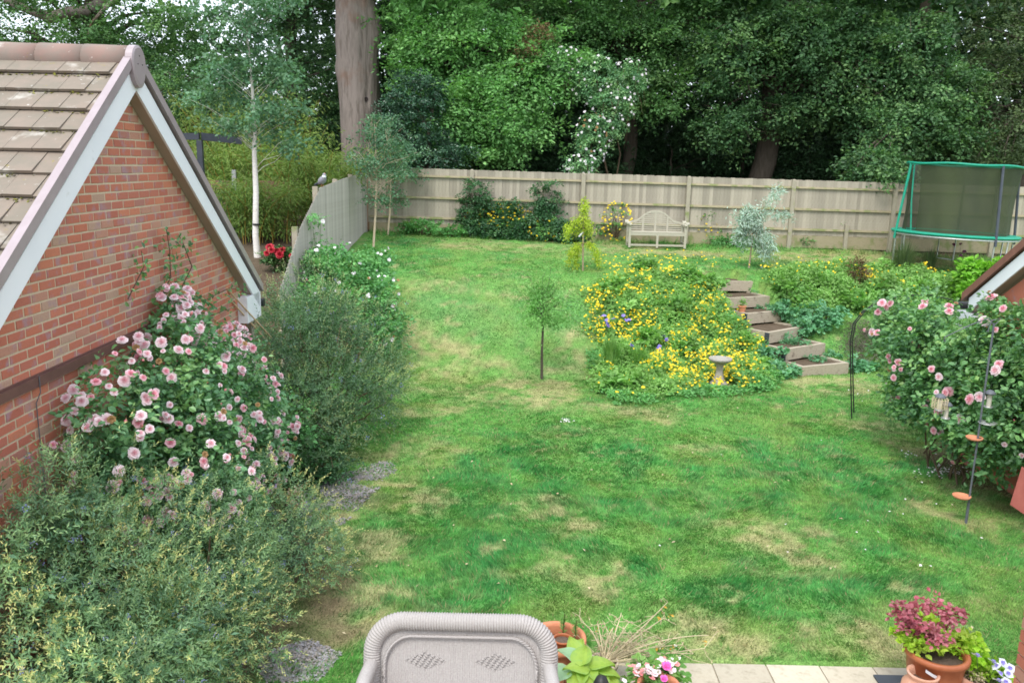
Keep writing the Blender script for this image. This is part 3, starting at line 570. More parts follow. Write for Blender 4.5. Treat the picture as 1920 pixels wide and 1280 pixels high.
for ya, yb in ((15.2, 16.52), (16.64, 18.32), (18.44, 20.34), (20.46, 22.24), (22.36, 24.1)):
    for dz in (.25, .9, 1.5):
        b = MB(); za, zb = ltop(ya)-dz, ltop(yb)-dz; b.hexa([(-.07, ya-15.3, za), (-.014, ya-15.3, za), (-.014, yb-15.3, zb), (-.07, yb-15.3, zb), (-.06, ya-15.3, za+.06), (-.014, ya-15.3, za+.06), (-.014, yb-15.3, zb+.06), (-.06, yb-15.3, zb+.06)]); b.obj('rail', M['rail'], fl)
# ------------------------------------------------------------------ vegetation builders
def sprays(mb, ells, n_cl, r, nl, leaf, wr=.6, shell=.55, tilt=.35, flat=.28, mat=0, centre=None, up=.9, zmin=None, clip=None, hexs=False, rndb=0.):
    """clumps of leaves laid in drooping, layered sprays through ellipsoids; returns clump centres"""
    w_ = np.array([e[1][0]*e[1][1]+e[1][0]*e[1][2]+e[1][1]*e[1][2] for e in ells]); w_ = w_/w_.sum(); CC_ = []
    for (c, rr), ww in zip(ells, w_):
        k = max(1, int(n_cl*ww)); P, D = ell(k, c, rr, shell)
        if clip is not None: q = clip(P); P, D = P[q], D[q]
        k = len(P)
        if k == 0: continue
        ax = D*[1, 1, .25]; ax = unit(ax+R.normal(size=(k, 3))*.3); ax[:, 2] -= tilt*R.uniform(.2, 1.3, k); ax = unit(ax)
        nn = unit(np.cross(np.cross(ax, np.tile([0, 0, 1.], (k, 1))), ax)); nn = unit(nn+R.normal(size=(k, 3))*.18); sd = np.cross(ax, nn)
        rs = r*R.uniform(.55, 1.35, k)
        m_ = nl; u = R.uniform(-1, 1, (k, m_)); v = R.normal(size=(k, m_))*.42*(1.1-np.abs(u)*.6)
        t = R.normal(size=(k, m_))*flat*.5
        Q = P[:, None]+ax[:, None]*(u*rs[:, None])[..., None]+sd[:, None]*(v*rs[:, None])[..., None]+nn[:, None]*((t-.22*u*u)*rs[:, None])[..., None]
        A = ax[:, None]*.6+sd[:, None]*np.sign(v)[..., None]*.8+R.normal(size=(k, m_, 3))*.45
        N = nn[:, None]*up+R.normal(size=(k, m_, 3))*.45
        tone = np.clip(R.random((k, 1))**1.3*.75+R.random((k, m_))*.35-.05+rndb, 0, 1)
        s = leaf*R.uniform(.6, 1.3, (k, m_))
        mb.leaves(Q.reshape(-1, 3), A.reshape(-1, 3), N.reshape(-1, 3), s.ravel(), s.ravel()*wr, mat, tone.ravel(), hexs)
        CC_.append(P)
    return np.concatenate(CC_)
def limb(mb, a, b_, r0, r1, k=5, sag=.1, n=6, mat=0):
    a = np.array(a, float); b_ = np.array(b_, float); t = np.linspace(0, 1, n)[:, None]; L_ = np.linalg.norm(b_-a)
    P = a+(b_-a)*t+R.normal(size=(n, 3))*L_*.035*np.sin(t*np.pi); P[:, 2] += (np.sin(t*np.pi)*sag*L_)[:, 0]
    mb.tube(P, np.linspace(r0, r1, n), k, mat, cap=False)
def tree(name, label, trunk, tr, ells, n_cl, r, nl, leaf, lm, bark='bark_dark', nlimb=25, cat='tree', group=None, upper=None, twigs=0, **kw):
    """trunk: list of points; tr: radii; ells: list of (centre, radii)"""
    base = np.array(trunk[0], float); t = thing(name, label, cat, group)
    t.location = base
    off = lambda e: [((np.array(c)-base), rr) for c, rr in e]
    tb = MB(); tp = np.array(trunk, float)-base; ti = np.linspace(0, len(tp)-1, 14); P = np.stack([np.interp(ti, range(len(tp)), tp[:, i]) for i in range(3)], 1)
    rr = np.interp(ti, np.linspace(0, len(tp)-1, len(tr)), tr); P[1:-1] += R.normal(size=(12, 3))*[.25, .25, 0]*rr[1:-1, None]; tb.tube(P, rr, 12, 0, wob=.06)
    mb = MB(); cc = sprays(mb, off(ells), n_cl, r, nl, leaf, **kw)
    if upper: sprays(mb, off(upper[0]), upper[1], r*1.6, nl//2, leaf*2.6)  # unseen coarse clumps overhead, added to close the canopy and darken the wood
    for q in cc[R.permutation(len(cc))[:nlimb]]:
        z = np.clip(q[2]-np.linalg.norm(q[:2])*.35, P[-1][2]*(.42 if P[-1][2] > 5 else .1), P[-1][2]); a = np.array([np.interp(z, P[:, 2], P[:, i]) for i in range(3)])
        r0 = np.interp(z, P[:, 2], rr)*.35; limb(tb, a, q, max(r0, .008), .008)
    for q in cc[R.permutation(len(cc))[:twigs]]:
        e = q+rdir(1)[0]*[.6, .6, .5]; limb(tb, q, e, .012, .004, 4, .05, 5)
    tb.obj('trunk', M[bark], t); mb.obj('crown', M[lm], t, kind=None); return t
def E(px, py, y, rx, ry, rz): return (onY(px, py, y), (rx, ry, rz))
# the woodland behind the fence
# great oak trunk beside the corner
ok = thing('oak_tree', 'massive bare grey oak trunk rising behind the fence corner', 'tree', loc=(-5.3, 29, 2.1))
b = MB(); zz = np.linspace(-.3, 15, 90); k = 56; V = []
cx = np.interp(zz+2.1, [1.8, 3.6, 5.2, 6.6, 8, 9.5, 17], [.12, .1, .06, .02, -.02, -.06, .1]); rad = np.interp(zz+2.1, [1.8, 3, 4.4, 6, 7.2, 8, 9.3, 17], [.9, .74, .67, .66, .67, .70, .62, .6])
for i, z in enumerate(zz):
    a = np.arange(k)*2*np.pi/k; Z = z+2.1
    r = rad[i]*(1+.035*np.sin(3*a+.2*Z)+.03*np.sin(7*a+1.3*np.sin(Z*.7))+.018*np.sin(17*a+2*np.sin(Z*1.3))+.012*np.sin(31*a+3*np.sin(Z)))
    r += .20*np.exp(-((a-6.1)**2)/.12-((Z-8.3)/.6)**2)+.14*np.exp(-((a-.05)**2)/.1-((Z-5.35)/.45)**2)+.10*np.exp(-((a-3.5)**2)/.1-((Z-7.0)/.35)**2)   # burrs
    d = ((a-5.3)/.2)**2; r += .09*np.exp(-(d*.6)-((Z-5.9)/.5)**2)
    r -= .26*np.exp(-(((a-5.3)/.08)**2)-((Z-6.08)/.16)**2)                                                             # the knot hole
    V.append(np.stack([cx[i]+r*np.cos(a), r*np.sin(a), np.full(k, z)], 1))
b.add(np.concatenate(V), [[i*k+j, i*k+(j+1) % k, (i+1)*k+(j+1) % k, (i+1)*k+j] for i in range(89) for j in range(k)], 0, None, True)
b.obj('trunk', M['bark_oak'], ok)
b = MB(); P0 = np.array([.36, -.50, 3.98]); b.tube([P0+[0, .2, -.06], P0+[0, .0, .0]], [.06, .07], 10); b.obj('knot_hole', M['vergedark'], ok)
mb = MB(); sprays(mb, [((0, 0, 12), (5.5, 5, 3)), ((-3, 2, 9.2), (2.5, 2, 1.5)), ((3, 2, 10), (2.5, 2, 1.6))], 420, .9, 60, .22); mb.obj('crown', M['oakleaf'], ok)
tb = MB()
for q in ((3, 1, 11), (-3, 1, 10.5), (1, -2, 12), (-1, 2, 12)): limb(tb, (0, 0, 9), q, .3, .06, 8)
tb.obj('limb', M['bark_oak'], ok)
up = lambda *e: list(e)
tree('oak_tree', 'spreading oak with a crooked brown bough against pale sky, top left', [(-16, 33, 2), (-15.8, 33, 7), (-15.5, 33, 13)], [.5, .42, .25],
     [E(60, 60, 32, 3.2, 2, 1.3), E(240, 130, 33, 3.2, 2, 1.2), E(130, 110, 34, 3.6, 2, 1.6), E(320, 60, 33, 1.3, 2, 1.0), E(30, -60, 32, 4.5, 3, 1.6), E(280, 30, 31, 2.2, 1.5, .9), E(150, 60, 30.5, 1.6, 1.2, .7)], 760, .55, 46, .12, 'oakleaf', upper=([((-15, 33, 12), (6, 4, 2.5))], 140), twigs=40)
b = MB(); P = [onY(x, y, 31.5) for x, y in ((10, 2), (55, 20), (95, 34), (130, 22), (165, 20), (195, 2), (215, -30))]; b.tube(P, [.10, .16, .2, .19, .18, .2, .22], 9, wob=.1, cap=True)
limb(b, P[2], onY(60, 18, 31), .12, .04, 7); limb(b, onY(230, -10, 31), onY(165, 66, 31), .1, .03, 6)
b.obj('limb', M['bark_oak'], [o for o in COL.objects if o.name == 'oak_tree.001'][0]); l = bpy.data.objects['limb.001']; l.location = -np.array([-16, 33, 2.])
tree('yew_tree', 'dark green tree filling the gap between the birch and the oak trunk', [(-8.2, 32, 2), (-8.2, 32, 12)], [.3, .15],
     [E(590, 60, 32, 1.5, 1.5, 1.6), E(560, 160, 31.5, 1.6, 1.5, 1.3), E(620, 200, 31, .9, 1, 1.6), E(530, 20, 32, .8, 1, 1.2)], 460, .42, 46, .095, 'midleaf', upper=([((-8, 32, 11), (3, 3, 2))], 60))
tree('holly_tree', 'dark tree behind the garage ridge, left of the birch', [(-12.5, 30, 2), (-12.5, 30, 6.2)], [.25, .12],
     [E(380, 150, 30, 1.4, 1.5, 1.2), E(300, 190, 29, 1.6, 1.5, 1.2), E(230, 110, 31, 1.6, 1.5, .8), E(420, 200, 30, 1.1, 1.3, .9)], 420, .42, 44, .10, 'midleaf', tilt=.2)
# bright hornbeam, centre
tree('hornbeam_tree', 'bright green hornbeam with layered sprays above the middle of the fence', [(-1.3, 29.5, 2), (-1.5, 29.4, 7), (-1.2, 29.5, 13)], [.28, .22, .12],
     [E(900, 80, 28, 2.3, 1.8, 1.1), E(960, 170, 27, 1.9, 1.6, .9), E(860, 220, 27, 1.7, 1.5, .9), E(960, 245, 26.6, 1.5, 1.2, .6), E(800, 130, 28, 1.2, 1.3, 1.4), E(1030, 110, 27.5, 1.4, 1.4, .8), E(880, 290, 26.8, 1.7, 1.1, .35), E(760, 60, 28.5, 1.0, 1, 1.2)],
     760, .62, 60, .125, 'hornbeam', upper=([((-1.5, 29.5, 10.5), (4.5, 4, 1.8))], 160), nlimb=60, twigs=30)
tree('hornbeam_tree', 'mid green tree behind the white climbing rose, tallest in the centre', [(4.0, 31, 2), (4.2, 31, 13)], [.26, .14],
     [E(1180, 70, 29.5, 2.2, 1.6, 1.1), E(1080, 40, 29, 1.8, 1.4, .7), E(1230, 150, 29, 1.3, 1.2, .6), E(1220, 200, 28.4, .9, 1, .5), E(1290, 40, 30, 1.4, 1.3, 1.2), E(1000, 10, 29, 1.6, 1.3, .6)],
     520, .6, 58, .12, 'oakleaf', upper=([((4, 31, 11), (4.5, 4, 1.8))], 140), nlimb=36, twigs=30)
tree('oak_tree', 'tall brown-trunked tree with drooping layered branches, right of the bench', [(8.35, 30, 2), (8.65, 30, 5.4), (9.1, 30, 9), (9.4, 30, 14)], [.42, .36, .3, .2],
     [E(1370, 110, 28.5, 1.4, 1.5, 1.3), E(1540, 110, 28.5, 2.0, 1.6, 1.0), E(1360, 240, 28.3, 1.1, 1.1, .7), E(1500, 210, 28.8, 1.3, 1.2, .6), E(1560, 60, 28.5, 2.0, 1.6, .9), E(1640, 150, 28, 1.5, 1.4, 1.0), E(1470, 60, 28.2, 1.4, 1.2, .9), E(1590, 210, 28.5, 1.0, 1.2, .7)],
     620, .6, 56, .13, 'midleaf', upper=([((9, 30, 11), (5, 4, 1.8))], 170), nlimb=60, twigs=90, tilt=.55)
tree('oak_tree', 'leafy tree hanging over the fence left of the trampoline', [(13.2, 29.5, 2), (13.4, 29.5, 10)], [.3, .16],
     [E(1700, 240, 27, 1.6, 1.4, .9), E(1640, 300, 26, 1.0, 1.2, .5), E(1760, 180, 27.5, 1.6, 1.4, 1.0), E(1640, 330, 24.6, .75, .8, .3), E(1690, 90, 28, 1.6, 1.5, 1.2), E(1800, 270, 26.8, .9, 1, .5)],
     520, .52, 54, .125, 'midleaf', upper=([((13.5, 30, 11), (4, 4, 1.8))], 110), nlimb=40, twigs=60, tilt=.5)
tree('fir_tree', 'dull brownish-green conifer in the far right corner behind the trampoline', [(16.9, 28.5, 2), (17, 28.5, 12)], [.3, .14],
     [E(1880, 200, 27.5, 1.4, 1.4, 1.4), E(1900, 80, 28, 1.8, 1.6, 1.4), E(1850, 290, 27, 1.3, 1.1, .7), E(1920, 260, 26, 1.0, 1, .9)],
     420, .42, 44, .09, 'oliveleaf', upper=([((17, 29, 11), (4, 4, 2))], 90), nlimb=40, twigs=80, tilt=.7)
tree('dead_conifer', 'rusty brown half-dead conifer showing among the green sprays, top centre', [(.2, 30, 2), (.3, 30, 9.2)], [.14, .04],
     [E(985, 100, 26.6, .5, .5, .55), E(1010, 60, 26.8, .5, .5, .3)], 60, .3, 46, .06, 'rust', nlimb=14, cat='conifer', tilt=.8)
tree('holly_tree', 'glossy dark holly bush against the fence behind the young birches', [(-2.6, 25.6, 2), (-2.6, 25.6, 5)], [.12, .05],
     [E(760, 240, 25.6, 1.1, .7, 1.0), E(820, 285, 25.4, 1.0, .6, .5), E(740, 295, 25.3, .7, .5, .5), E(780, 180, 26, 1.0, .8, .8)], 360, .3, 44, .085, 'holly', tilt=.3)
# dark understorey, one shrub after another along the back of the fence
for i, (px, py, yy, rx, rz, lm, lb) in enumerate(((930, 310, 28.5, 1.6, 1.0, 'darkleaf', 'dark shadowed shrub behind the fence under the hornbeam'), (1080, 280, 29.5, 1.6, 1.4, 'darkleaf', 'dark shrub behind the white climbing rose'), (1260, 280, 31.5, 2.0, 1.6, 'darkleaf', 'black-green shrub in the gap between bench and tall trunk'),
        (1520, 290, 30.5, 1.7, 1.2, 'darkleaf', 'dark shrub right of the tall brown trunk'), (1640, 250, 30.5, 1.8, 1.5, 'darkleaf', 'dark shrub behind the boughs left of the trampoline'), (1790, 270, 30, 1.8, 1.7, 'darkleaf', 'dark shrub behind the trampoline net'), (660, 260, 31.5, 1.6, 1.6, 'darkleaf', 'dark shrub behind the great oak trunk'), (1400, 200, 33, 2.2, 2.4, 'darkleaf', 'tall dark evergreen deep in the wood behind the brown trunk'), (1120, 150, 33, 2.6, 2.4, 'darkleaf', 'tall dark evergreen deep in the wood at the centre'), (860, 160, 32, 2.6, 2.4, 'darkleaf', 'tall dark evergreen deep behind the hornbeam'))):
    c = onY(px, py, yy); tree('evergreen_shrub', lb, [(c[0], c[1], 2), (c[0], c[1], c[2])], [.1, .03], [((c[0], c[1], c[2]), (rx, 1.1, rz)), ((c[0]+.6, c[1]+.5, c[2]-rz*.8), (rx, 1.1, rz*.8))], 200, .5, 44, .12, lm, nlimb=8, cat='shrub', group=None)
# the far wood, one mass
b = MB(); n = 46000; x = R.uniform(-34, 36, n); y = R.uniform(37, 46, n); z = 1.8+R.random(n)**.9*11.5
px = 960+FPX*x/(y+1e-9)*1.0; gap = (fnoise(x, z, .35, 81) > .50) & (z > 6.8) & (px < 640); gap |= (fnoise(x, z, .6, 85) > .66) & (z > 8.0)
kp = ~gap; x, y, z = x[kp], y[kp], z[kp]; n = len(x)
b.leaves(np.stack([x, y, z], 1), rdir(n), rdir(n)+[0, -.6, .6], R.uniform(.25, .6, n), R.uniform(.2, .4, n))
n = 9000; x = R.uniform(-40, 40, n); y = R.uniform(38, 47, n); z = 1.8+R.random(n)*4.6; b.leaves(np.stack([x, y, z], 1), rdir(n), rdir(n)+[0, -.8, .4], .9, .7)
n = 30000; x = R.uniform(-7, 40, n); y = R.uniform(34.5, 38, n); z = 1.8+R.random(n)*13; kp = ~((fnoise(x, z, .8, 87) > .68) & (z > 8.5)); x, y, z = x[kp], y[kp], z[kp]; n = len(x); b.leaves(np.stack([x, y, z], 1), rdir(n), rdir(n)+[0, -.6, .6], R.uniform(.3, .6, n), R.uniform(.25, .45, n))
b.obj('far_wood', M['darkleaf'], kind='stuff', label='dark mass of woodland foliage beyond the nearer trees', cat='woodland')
# white climbing rose hanging out of the trees
def roses(parent, pts, nrm, mesh_list, sizes, name='blossom'):
    for p, d, s in zip(pts, nrm, sizes):
        o = mk(name, random.choice(mesh_list), parent); o.location = p; q = Vector(d).to_track_quat('Z', 'Y'); o.rotation_euler = (q @ Vector((0, 0, 1)).rotation_difference(Vector((0, 0, 1)))).to_euler(); o.scale = (s, s, s*random.uniform(.8, 1.1))
def bloom(mat, rings=((.95, 7, .1), (.86, 7, .45), (.66, 6, .8), (.45, 5, 1.1), (.25, 4, 1.35)), name='rose_blossom', seed=0, core=0):
    """layered petals, unit radius, facing +Z"""
    r = np.random.default_rng(seed); b = MB()
    for q, (rad, k, el) in enumerate(rings):
        for j in range(k):
            a = 2*math.pi*(j+.5*q+r.uniform(-.15, .15))/k; w = 2*math.pi*rad/k*1.15*r.uniform(.9, 1.1); e = el+r.uniform(-.15, .15); rr = rad*r.uniform(.85, 1.1)
            o = np.array([math.cos(a), math.sin(a), 0]); s = np.array([-math.sin(a), math.cos(a), 0]); u = np.array([0, 0, 1.]); z0 = u*.10*q
            p1 = o*rr*.55*math.cos(e*.7)+u*rr*.55*math.sin(e*.7)+z0; p2 = o*rr*math.cos(e)+u*rr*math.sin(e)*.8+z0; t = p2+o*.05*(1-q*.3)-u*.05
            V = [o*.03+z0, p1-s*w*.38+u*.05, p2-s*w*.5+u*.06, t, p2+s*w*.5+u*.06, p1+s*w*.38+u*.05, p1]
            c = np.clip(.85-.25*q+r.uniform(-.12, .12), 0, 1); b.add(V, [[0, 6, 1], [0, 5, 6]], 0, c*.6); b.add(V, [[1, 6, 3, 2], [6, 5, 4, 3]], 0, c)
    return b.mesh(name, M[mat])
PINK = [bloom('pink', seed=i) for i in range(3)]+[bloom('pinkdeep', seed=5)]
DPINK = [bloom('pinkdeep', seed=i+10) for i in range(2)]+[bloom('pink', seed=14)]
WHITE = [bloom('whitepet', ((.95, 6, .25), (.6, 5, .8)), seed=i+20) for i in range(2)]
FADED = [bloom('brownpet', ((.95, 6, .25), (.6, 5, .8)), seed=33)]
def budmesh(mat):
    b = MB(); b.lathe([(.05, -.6), (.42, -.3), (.5, .1), (.3, .55), (.02, .8)], k=7); return b.mesh('rose_bud', M[mat])
BUD = [budmesh('bud')]
t = thing('climbing_rose', 'white flowering climbing rose cascading from the trees onto the fence', 'climbing rose', loc=(3, 26.2, 2.2)); base = np.array([3, 26.2, 2.2])
es = [(onY(*q[:3])-base, q[3]) for q in ((1120, 150, 26.4, (.75, .5, .8)), (1150, 210, 26, (.6, .4, .8)), (1110, 260, 25.6, (.5, .35, .8)), (1180, 150, 26.6, (.5, .4, .6)), (1090, 310, 25, (.5, .3, .3)), (1060, 120, 26.8, (.5, .4, .5)))]
b = MB(); sprays(b, es, 380, .24, 40, .07, tilt=.9, wr=.6); b.obj('foliage', M['rose'], t)
b = MB()
for _ in range(60):
    e = random.choice(es); p, d = ell(1, e[0], e[1], .8); p = p[0]; limb(b, p, p+[R.normal()*.15, -.1, -R.uniform(.3, 1.1)], .008, .003, 4, 0, 5)
limb(b, (0, .5, 0), es[0][0], .04, .02, 6); limb(b, (.3, .5, 0), es[1][0], .03, .02, 6); b.obj('stems', M['stem'], t)
pts = []; nr = []
for e in es:
    p, d = ell(80, e[0], np.array(e[1])*1.08, .92); kq = d[:, 1] < .15; p = p[kq]; d = d[kq]; pts += list(p[:24]); nr += list(unit(d[:24]+[0, -.7, .3]))
roses(t, pts, nr, WHITE, R.uniform(.026, .048, len(pts)))
p, d = ell(40, es[2][0], es[2][1], .9); roses(t, p[:24], d[:24], FADED, R.uniform(.03, .05, 24), 'faded_blossom')
# ------------------------------------------------------------------ neighbour's side: birch, bamboo, pergola, slatted screen, red flowers
bb = G(483, 497); bb = np.array([-6.1, 20.2, float(terr(-6.1, 20.2))])
t = thing('birch_tree', 'slender white-barked birch with airy grey-green foliage beside the garage', 'birch tree', loc=bb)
P = np.array([onY(*q) for q in ((484, 500, 20.2), (479, 440, 20.2), (480, 360, 20.25), (477, 290, 20.3), (478, 240, 20.3), (474, 180, 20.3), (470, 120, 20.3), (462, 60, 20.3), (456, 10, 20.3), (450, -60, 20.3))])-bb
P[0][2] = -.1; b = MB(); b.tube(P, [.085, .07, .065, .055, .045, .035, .028, .022, .016, .008], 10)
es = [E(470, 60, 20.2, .75, .8, .5), E(430, 130, 20.2, 1.0, .9, .5), E(520, 130, 20.2, .75, .8, .5), E(500, 210, 20.2, 1.1, .9, .45), E(400, 190, 20.2, .7, .7, .35), E(450, 232, 20.1, .8, .7, .2), E(540, 270, 20.1, .6, .7, .28), E(420, 20, 20.2, 1.0, .8, .6), E(500, 0, 20.2, .9, .8, .5)]
es = [(c-bb, r_) for c, r_ in es]
mb = MB(); cc = sprays(mb, es, 330, .28, 28, .085, wr=.8, shell=.2, tilt=.5, flat=.5, up=.5, rndb=.1)
for q in cc[R.permutation(len(cc))[:60]]:
    z = np.clip(q[2]-.55*np.linalg.norm(q[:2])-.1, 1.4, 5); a = [np.interp(z, P[:, 2], P[:, i]) for i in range(3)]; limb(b, a, q, .007, .002, 4, .06, 5)
b.obj('trunk', M['bark_birch'], t); mb.obj('crown', M['birch'], t)
b = MB(); b.tube([P[0]+[0, 0, 1.02-.1*0], P[0]+[0, 0, 1.06]], .085, 10); o = b.obj('tree_tie', M['black'], t); o.location = (.0, 0, -.15)
# bamboo clumps
def bamboo(label, c, rx, h, n, nl):
    t = thing('bamboo_clump', label, 'bamboo', 'bamboo clumps behind the side fence', loc=c); st = MB(); mb = MB()
    for _ in range(n):
        a = np.array([R.uniform(-rx, rx), R.uniform(-.6, .6), 0]); hh = h*R.uniform(.7, 1.1); ln = np.array([a[0]*.5+R.normal()*.5, -R.random()*.5, 0]); tt = np.linspace(0, 1, 9)[:, None]
        P = a+[0, 0, 1]*tt*hh+ln*tt**2.2; P[:, 2] -= (tt[:, 0]**4)*.25; st.tube(P, np.linspace(.014, .003, 9), 5, cap=False, rnd=random.random())
        m_ = nl; u = R.uniform(.12, 1, m_)**.8; Q = np.stack([np.interp(u, tt[:, 0], P[:, i]) for i in range(3)], 1); o = rdir(m_)*R.uniform(.05, .38, (m_, 1))*[1, 1, .6]
        A = unit(o)+[0, 0, -.5]; tone = np.clip(.25+.5*R.random(m_)+.25*u, 0, 1); L_ = R.uniform(.10, .18, m_); mb.leaves(Q+o, A, rdir(m_)*.6+[0, -.3, .7], L_, L_*.22, 0, tone)
    st.obj('canes', M['bamboostem'], t); mb.obj('foliage', M['bamboo'], t); return t
for c, rx, h, n, lb in (((-7.2, 25.0, 2.1), 1.3, 3.3, 46, 'tall yellow-green bamboo clump left of the oak trunk'), ((-8.6, 27.0, 2.1), 1.5, 4.0, 46, 'tallest bamboo clump, behind the birch crown'), ((-10.6, 27.5, 2.1), 1.4, 3.4, 40, 'bamboo clump behind the dark pergola beam'), ((-5.5, 23.6, 2.1), .8, 2.6, 34, 'lower bamboo clump against the side fence by the pigeon'), ((-6.6, 22.2, 1.9), .7, 1.9, 26, 'short bright bamboo just behind the red flowers')):
    bamboo(lb, c, rx, h, n, 210)
for c, r_, lb in (((-9.1, 24.2, 2.0), (1.6, .8, 1.2), 'dark green shrub below the slatted screen'), ((-7.6, 23.0, 2.1), (1.2, .7, .8), 'dark shrub behind the birch trunk')):
    tree('evergreen_shrub', lb, [(c[0], c[1], 1.9), (c[0], c[1], 2.9)], [.06, .02], [((c[0], c[1], c[2]+.5), r_)], 150, .3, 40, .07, 'midleaf', nlimb=20, cat='shrub')
# pergola
t = thing('pergola', 'dark grey metal pergola frame showing beyond the garage roof', 'pergola', loc=(-8.5, 23, 2)); b = MB()
A = onY(300, 256, 22.5)-[-8.5, 23, 2]; B = onY(374, 256, 22.5)-[-8.5, 23, 2]; C2 = onY(452, 264, 23.2)-[-8.5, 23, 2]
def beam(b, p, q, w_, h_):
    p = np.array(p); q = np.array(q); s = np.cross(q-p, [0, 0, 1]); s = s/np.linalg.norm(s)*w_/2; u = np.array([0, 0, h_/2])
    b.hexa([p-s-u, p+s-u, q+s-u, q-s-u, p-s+u, p+s+u, q+s+u, q-s+u])
beam(b, A, B, .12, .17); b.obj('beam', M['slategrey'], t); b = MB(); beam(b, B+[.062, 0, 0], C2, .12, .19); b.obj('beam', M['slategrey'], t)
for q in (B-[.0, 0, 0], A+[.06, 0, 0]):
    b = MB(); b.box((q[0]-.07, q[1]-.06, 0), (q[0]+.07, q[1]+.06, q[2]-.097)); b.obj('post', M['slategrey'], t)
t = thing('slatted_screen', 'brown horizontal slatted screen with concrete post behind the birch', 'fence panel', loc=(-7.85, 23.7, 2))
for i in range(16):
    b = MB(); b.box((-2.2, 0, .15+i*.085), (-.02, .02, .15+i*.085+.055)); b.obj('slat', M['slats'], t)
b = MB(); b.box((0, -.03, 0), (.11, .06, 1.78)); b.obj('post', M['galv'], t); b = MB(); b.box((-2.3, -.02, 0), (-2.205, .05, 1.6)); b.obj('post', M['slats'], t)
b = MB(); b.box((.12, 0, .1), (1.6, .02, 1.5)); b.obj('panel', M['darkleaf'] if False else M['slats'], t)
b = MB(); P = onY(683, 316, 24.9); b.box((P[0]-.25, 24.8, P[2]-.07), (P[0]+.5, 25.3, P[2]+.07)); 
t = thing('shed_roof', 'dark shed roof edge just above the fence corner', 'shed', loc=(P[0], 25, 2)); b2 = MB(); b2.hexa([(-1.1, -.1, P[2]-2.24), (.3, -.1, P[2]-2.06), (.3, 1.6, P[2]-2.06), (-1.1, 1.6, P[2]-2.24), (-1.1, -.1, P[2]-2.1), (.3, -.1, P[2]-1.92), (.3, 1.6, P[2]-1.92), (-1.1, 1.6, P[2]-2.1)]); b2.obj('roof', M['slategrey'], t)
b2 = MB(); b2.box((-1.0, 0, 0), (.2, 1.5, P[2]-2.26)); b2.obj('wall', M['slats'], t)
# red flowering plant
c = G(512, 505); c = np.array([-5.2, 18.9, float(terr(-5.2, 18.9))]); t = thing('peony_plant', 'low plant with crimson blooms beside the birch base', 'flowering plant', loc=c)
b = MB(); sprays(b, [((0, 0, .28), (.45, .3, .25)), ((.3, .1, .4), (.3, .25, .15))], 60, .14, 26, .09, tilt=.2); b.obj('foliage', M['midleaf'], t)
RED = [bloom('redpet', seed=40)]
p = [(-.28, -.25, .42), (-.16, -.3, .5), (-.05, -.22, .46), (-.22, -.2, .54), (.06, -.2, .5), (.3, -.25, .36), (.4, -.22, .4), (.02, -.3, .4), (.36, -.28, .28)]; roses(t, p, [(.1, -.8, .5)]*9, RED, R.uniform(.07, .1, 9), 'blossom')
# wood pigeon on the side fence
t = thing('wood_pigeon', 'grey wood pigeon perched on top of the side fence', 'bird', loc=(-4.24, 18.75, ltop(18.75)))
b = MB(); P = [(-.0, .20, .03), (.0, .13, .055), (0, .05, .085), (0, -.03, .115), (0, -.09, .16), (0, -.115, .21), (0, -.125, .245), (0, -.14, .262)]; P = [(p[0]+(-p[1])*.6, p[1]*.8-.0, p[2]+.03) for p in P]
b.tube(P, [.016, .045, .075, .082, .062, .038, .036, .012], 12); b.obj('body', M['greymetal'] if False else surf('pigeon_grey', [(.25, .25, .29), (.34, .33, .36)], 8, .8, .1), t)
b = MB(); b.tube([(P[0][0]-.09, P[0][1]+.09, P[0][2]-.03), P[1]], [.03, .03], 8); b.obj('tail', M['slategrey'], t)
b = MB(); b.lathe([(.036, 0), (.05, .02), (.04, .05)], (P[5][0]-.004, P[5][1], P[5][2]-.045), 10); b.obj('neck_patch', M['white'], t)
b = MB(); b.tube([P[7], (P[7][0]+.025, P[7][1]-.02, P[7][2]-.008)], [.008, .002], 6); b.obj('beak', M['yellow'] if False else M['terra'], t)
for q in (-.02, .02):
    b = MB(); b.tube([(q, 0, 0), (q, 0, .06)], .006, 5); b.obj('leg', M['bud'] if False else M['terra'], t)
# ------------------------------------------------------------------ bench
BC = onY(1229, 454, 23.45); bz = float(terr(BC[0], 23.45))
t = thing('garden_bench', 'weathered pale wooden bench with high curved slatted back against the fence', 'bench', loc=(BC[0], 23.45, bz)); W_ = .76
for sx in (-1, 1):
    for yy in (-.27, .22):
        b = MB(); b.box((sx*W_-.03, yy-.03, 0), (sx*W_+.03, yy+.03, .64 if yy < 0 else .62)); b.obj('leg', M['teak'], t)
    b = MB(); b.box((sx*W_-.04, -.3, .6), (sx*W_+.04, .2, .635)); an = np.linspace(0, 1.5*np.pi, 10)
    b.tube([(sx*W_, -.30, .60), (sx*W_-.0, -.33, .64)], .04, 8); b.tube([(sx*(W_+.04)-.05, -.28, .655), (sx*(W_+.04)+.05, -.28, .655)], .05, 12); b.tube([(sx*(W_+.04)-.05, .2, .655), (sx*(W_+.04)+.05, .2, .655)], .065, 12); b.obj('arm', M['teak'], t)
    b = MB(); b.box((sx*W_-.02, -.24, .08), (sx*W_+.02, .19, .13)); b.obj('stretcher', M['teak'], t)
def barc(x):                                                   # top outline of the back
    a = abs(x); return .655+.34*np.clip(1-(a/.44)**2, 0, 1)**.55 if a < .34 else float(np.interp(a, [.34, .42, .5, .62, .78], [.655+.34*np.clip(1-(.34/.44)**2, 0, 1)**.55, .80, .735, .70, .665]))
xs_ = np.linspace(-.76, .76, 49); b = MB()
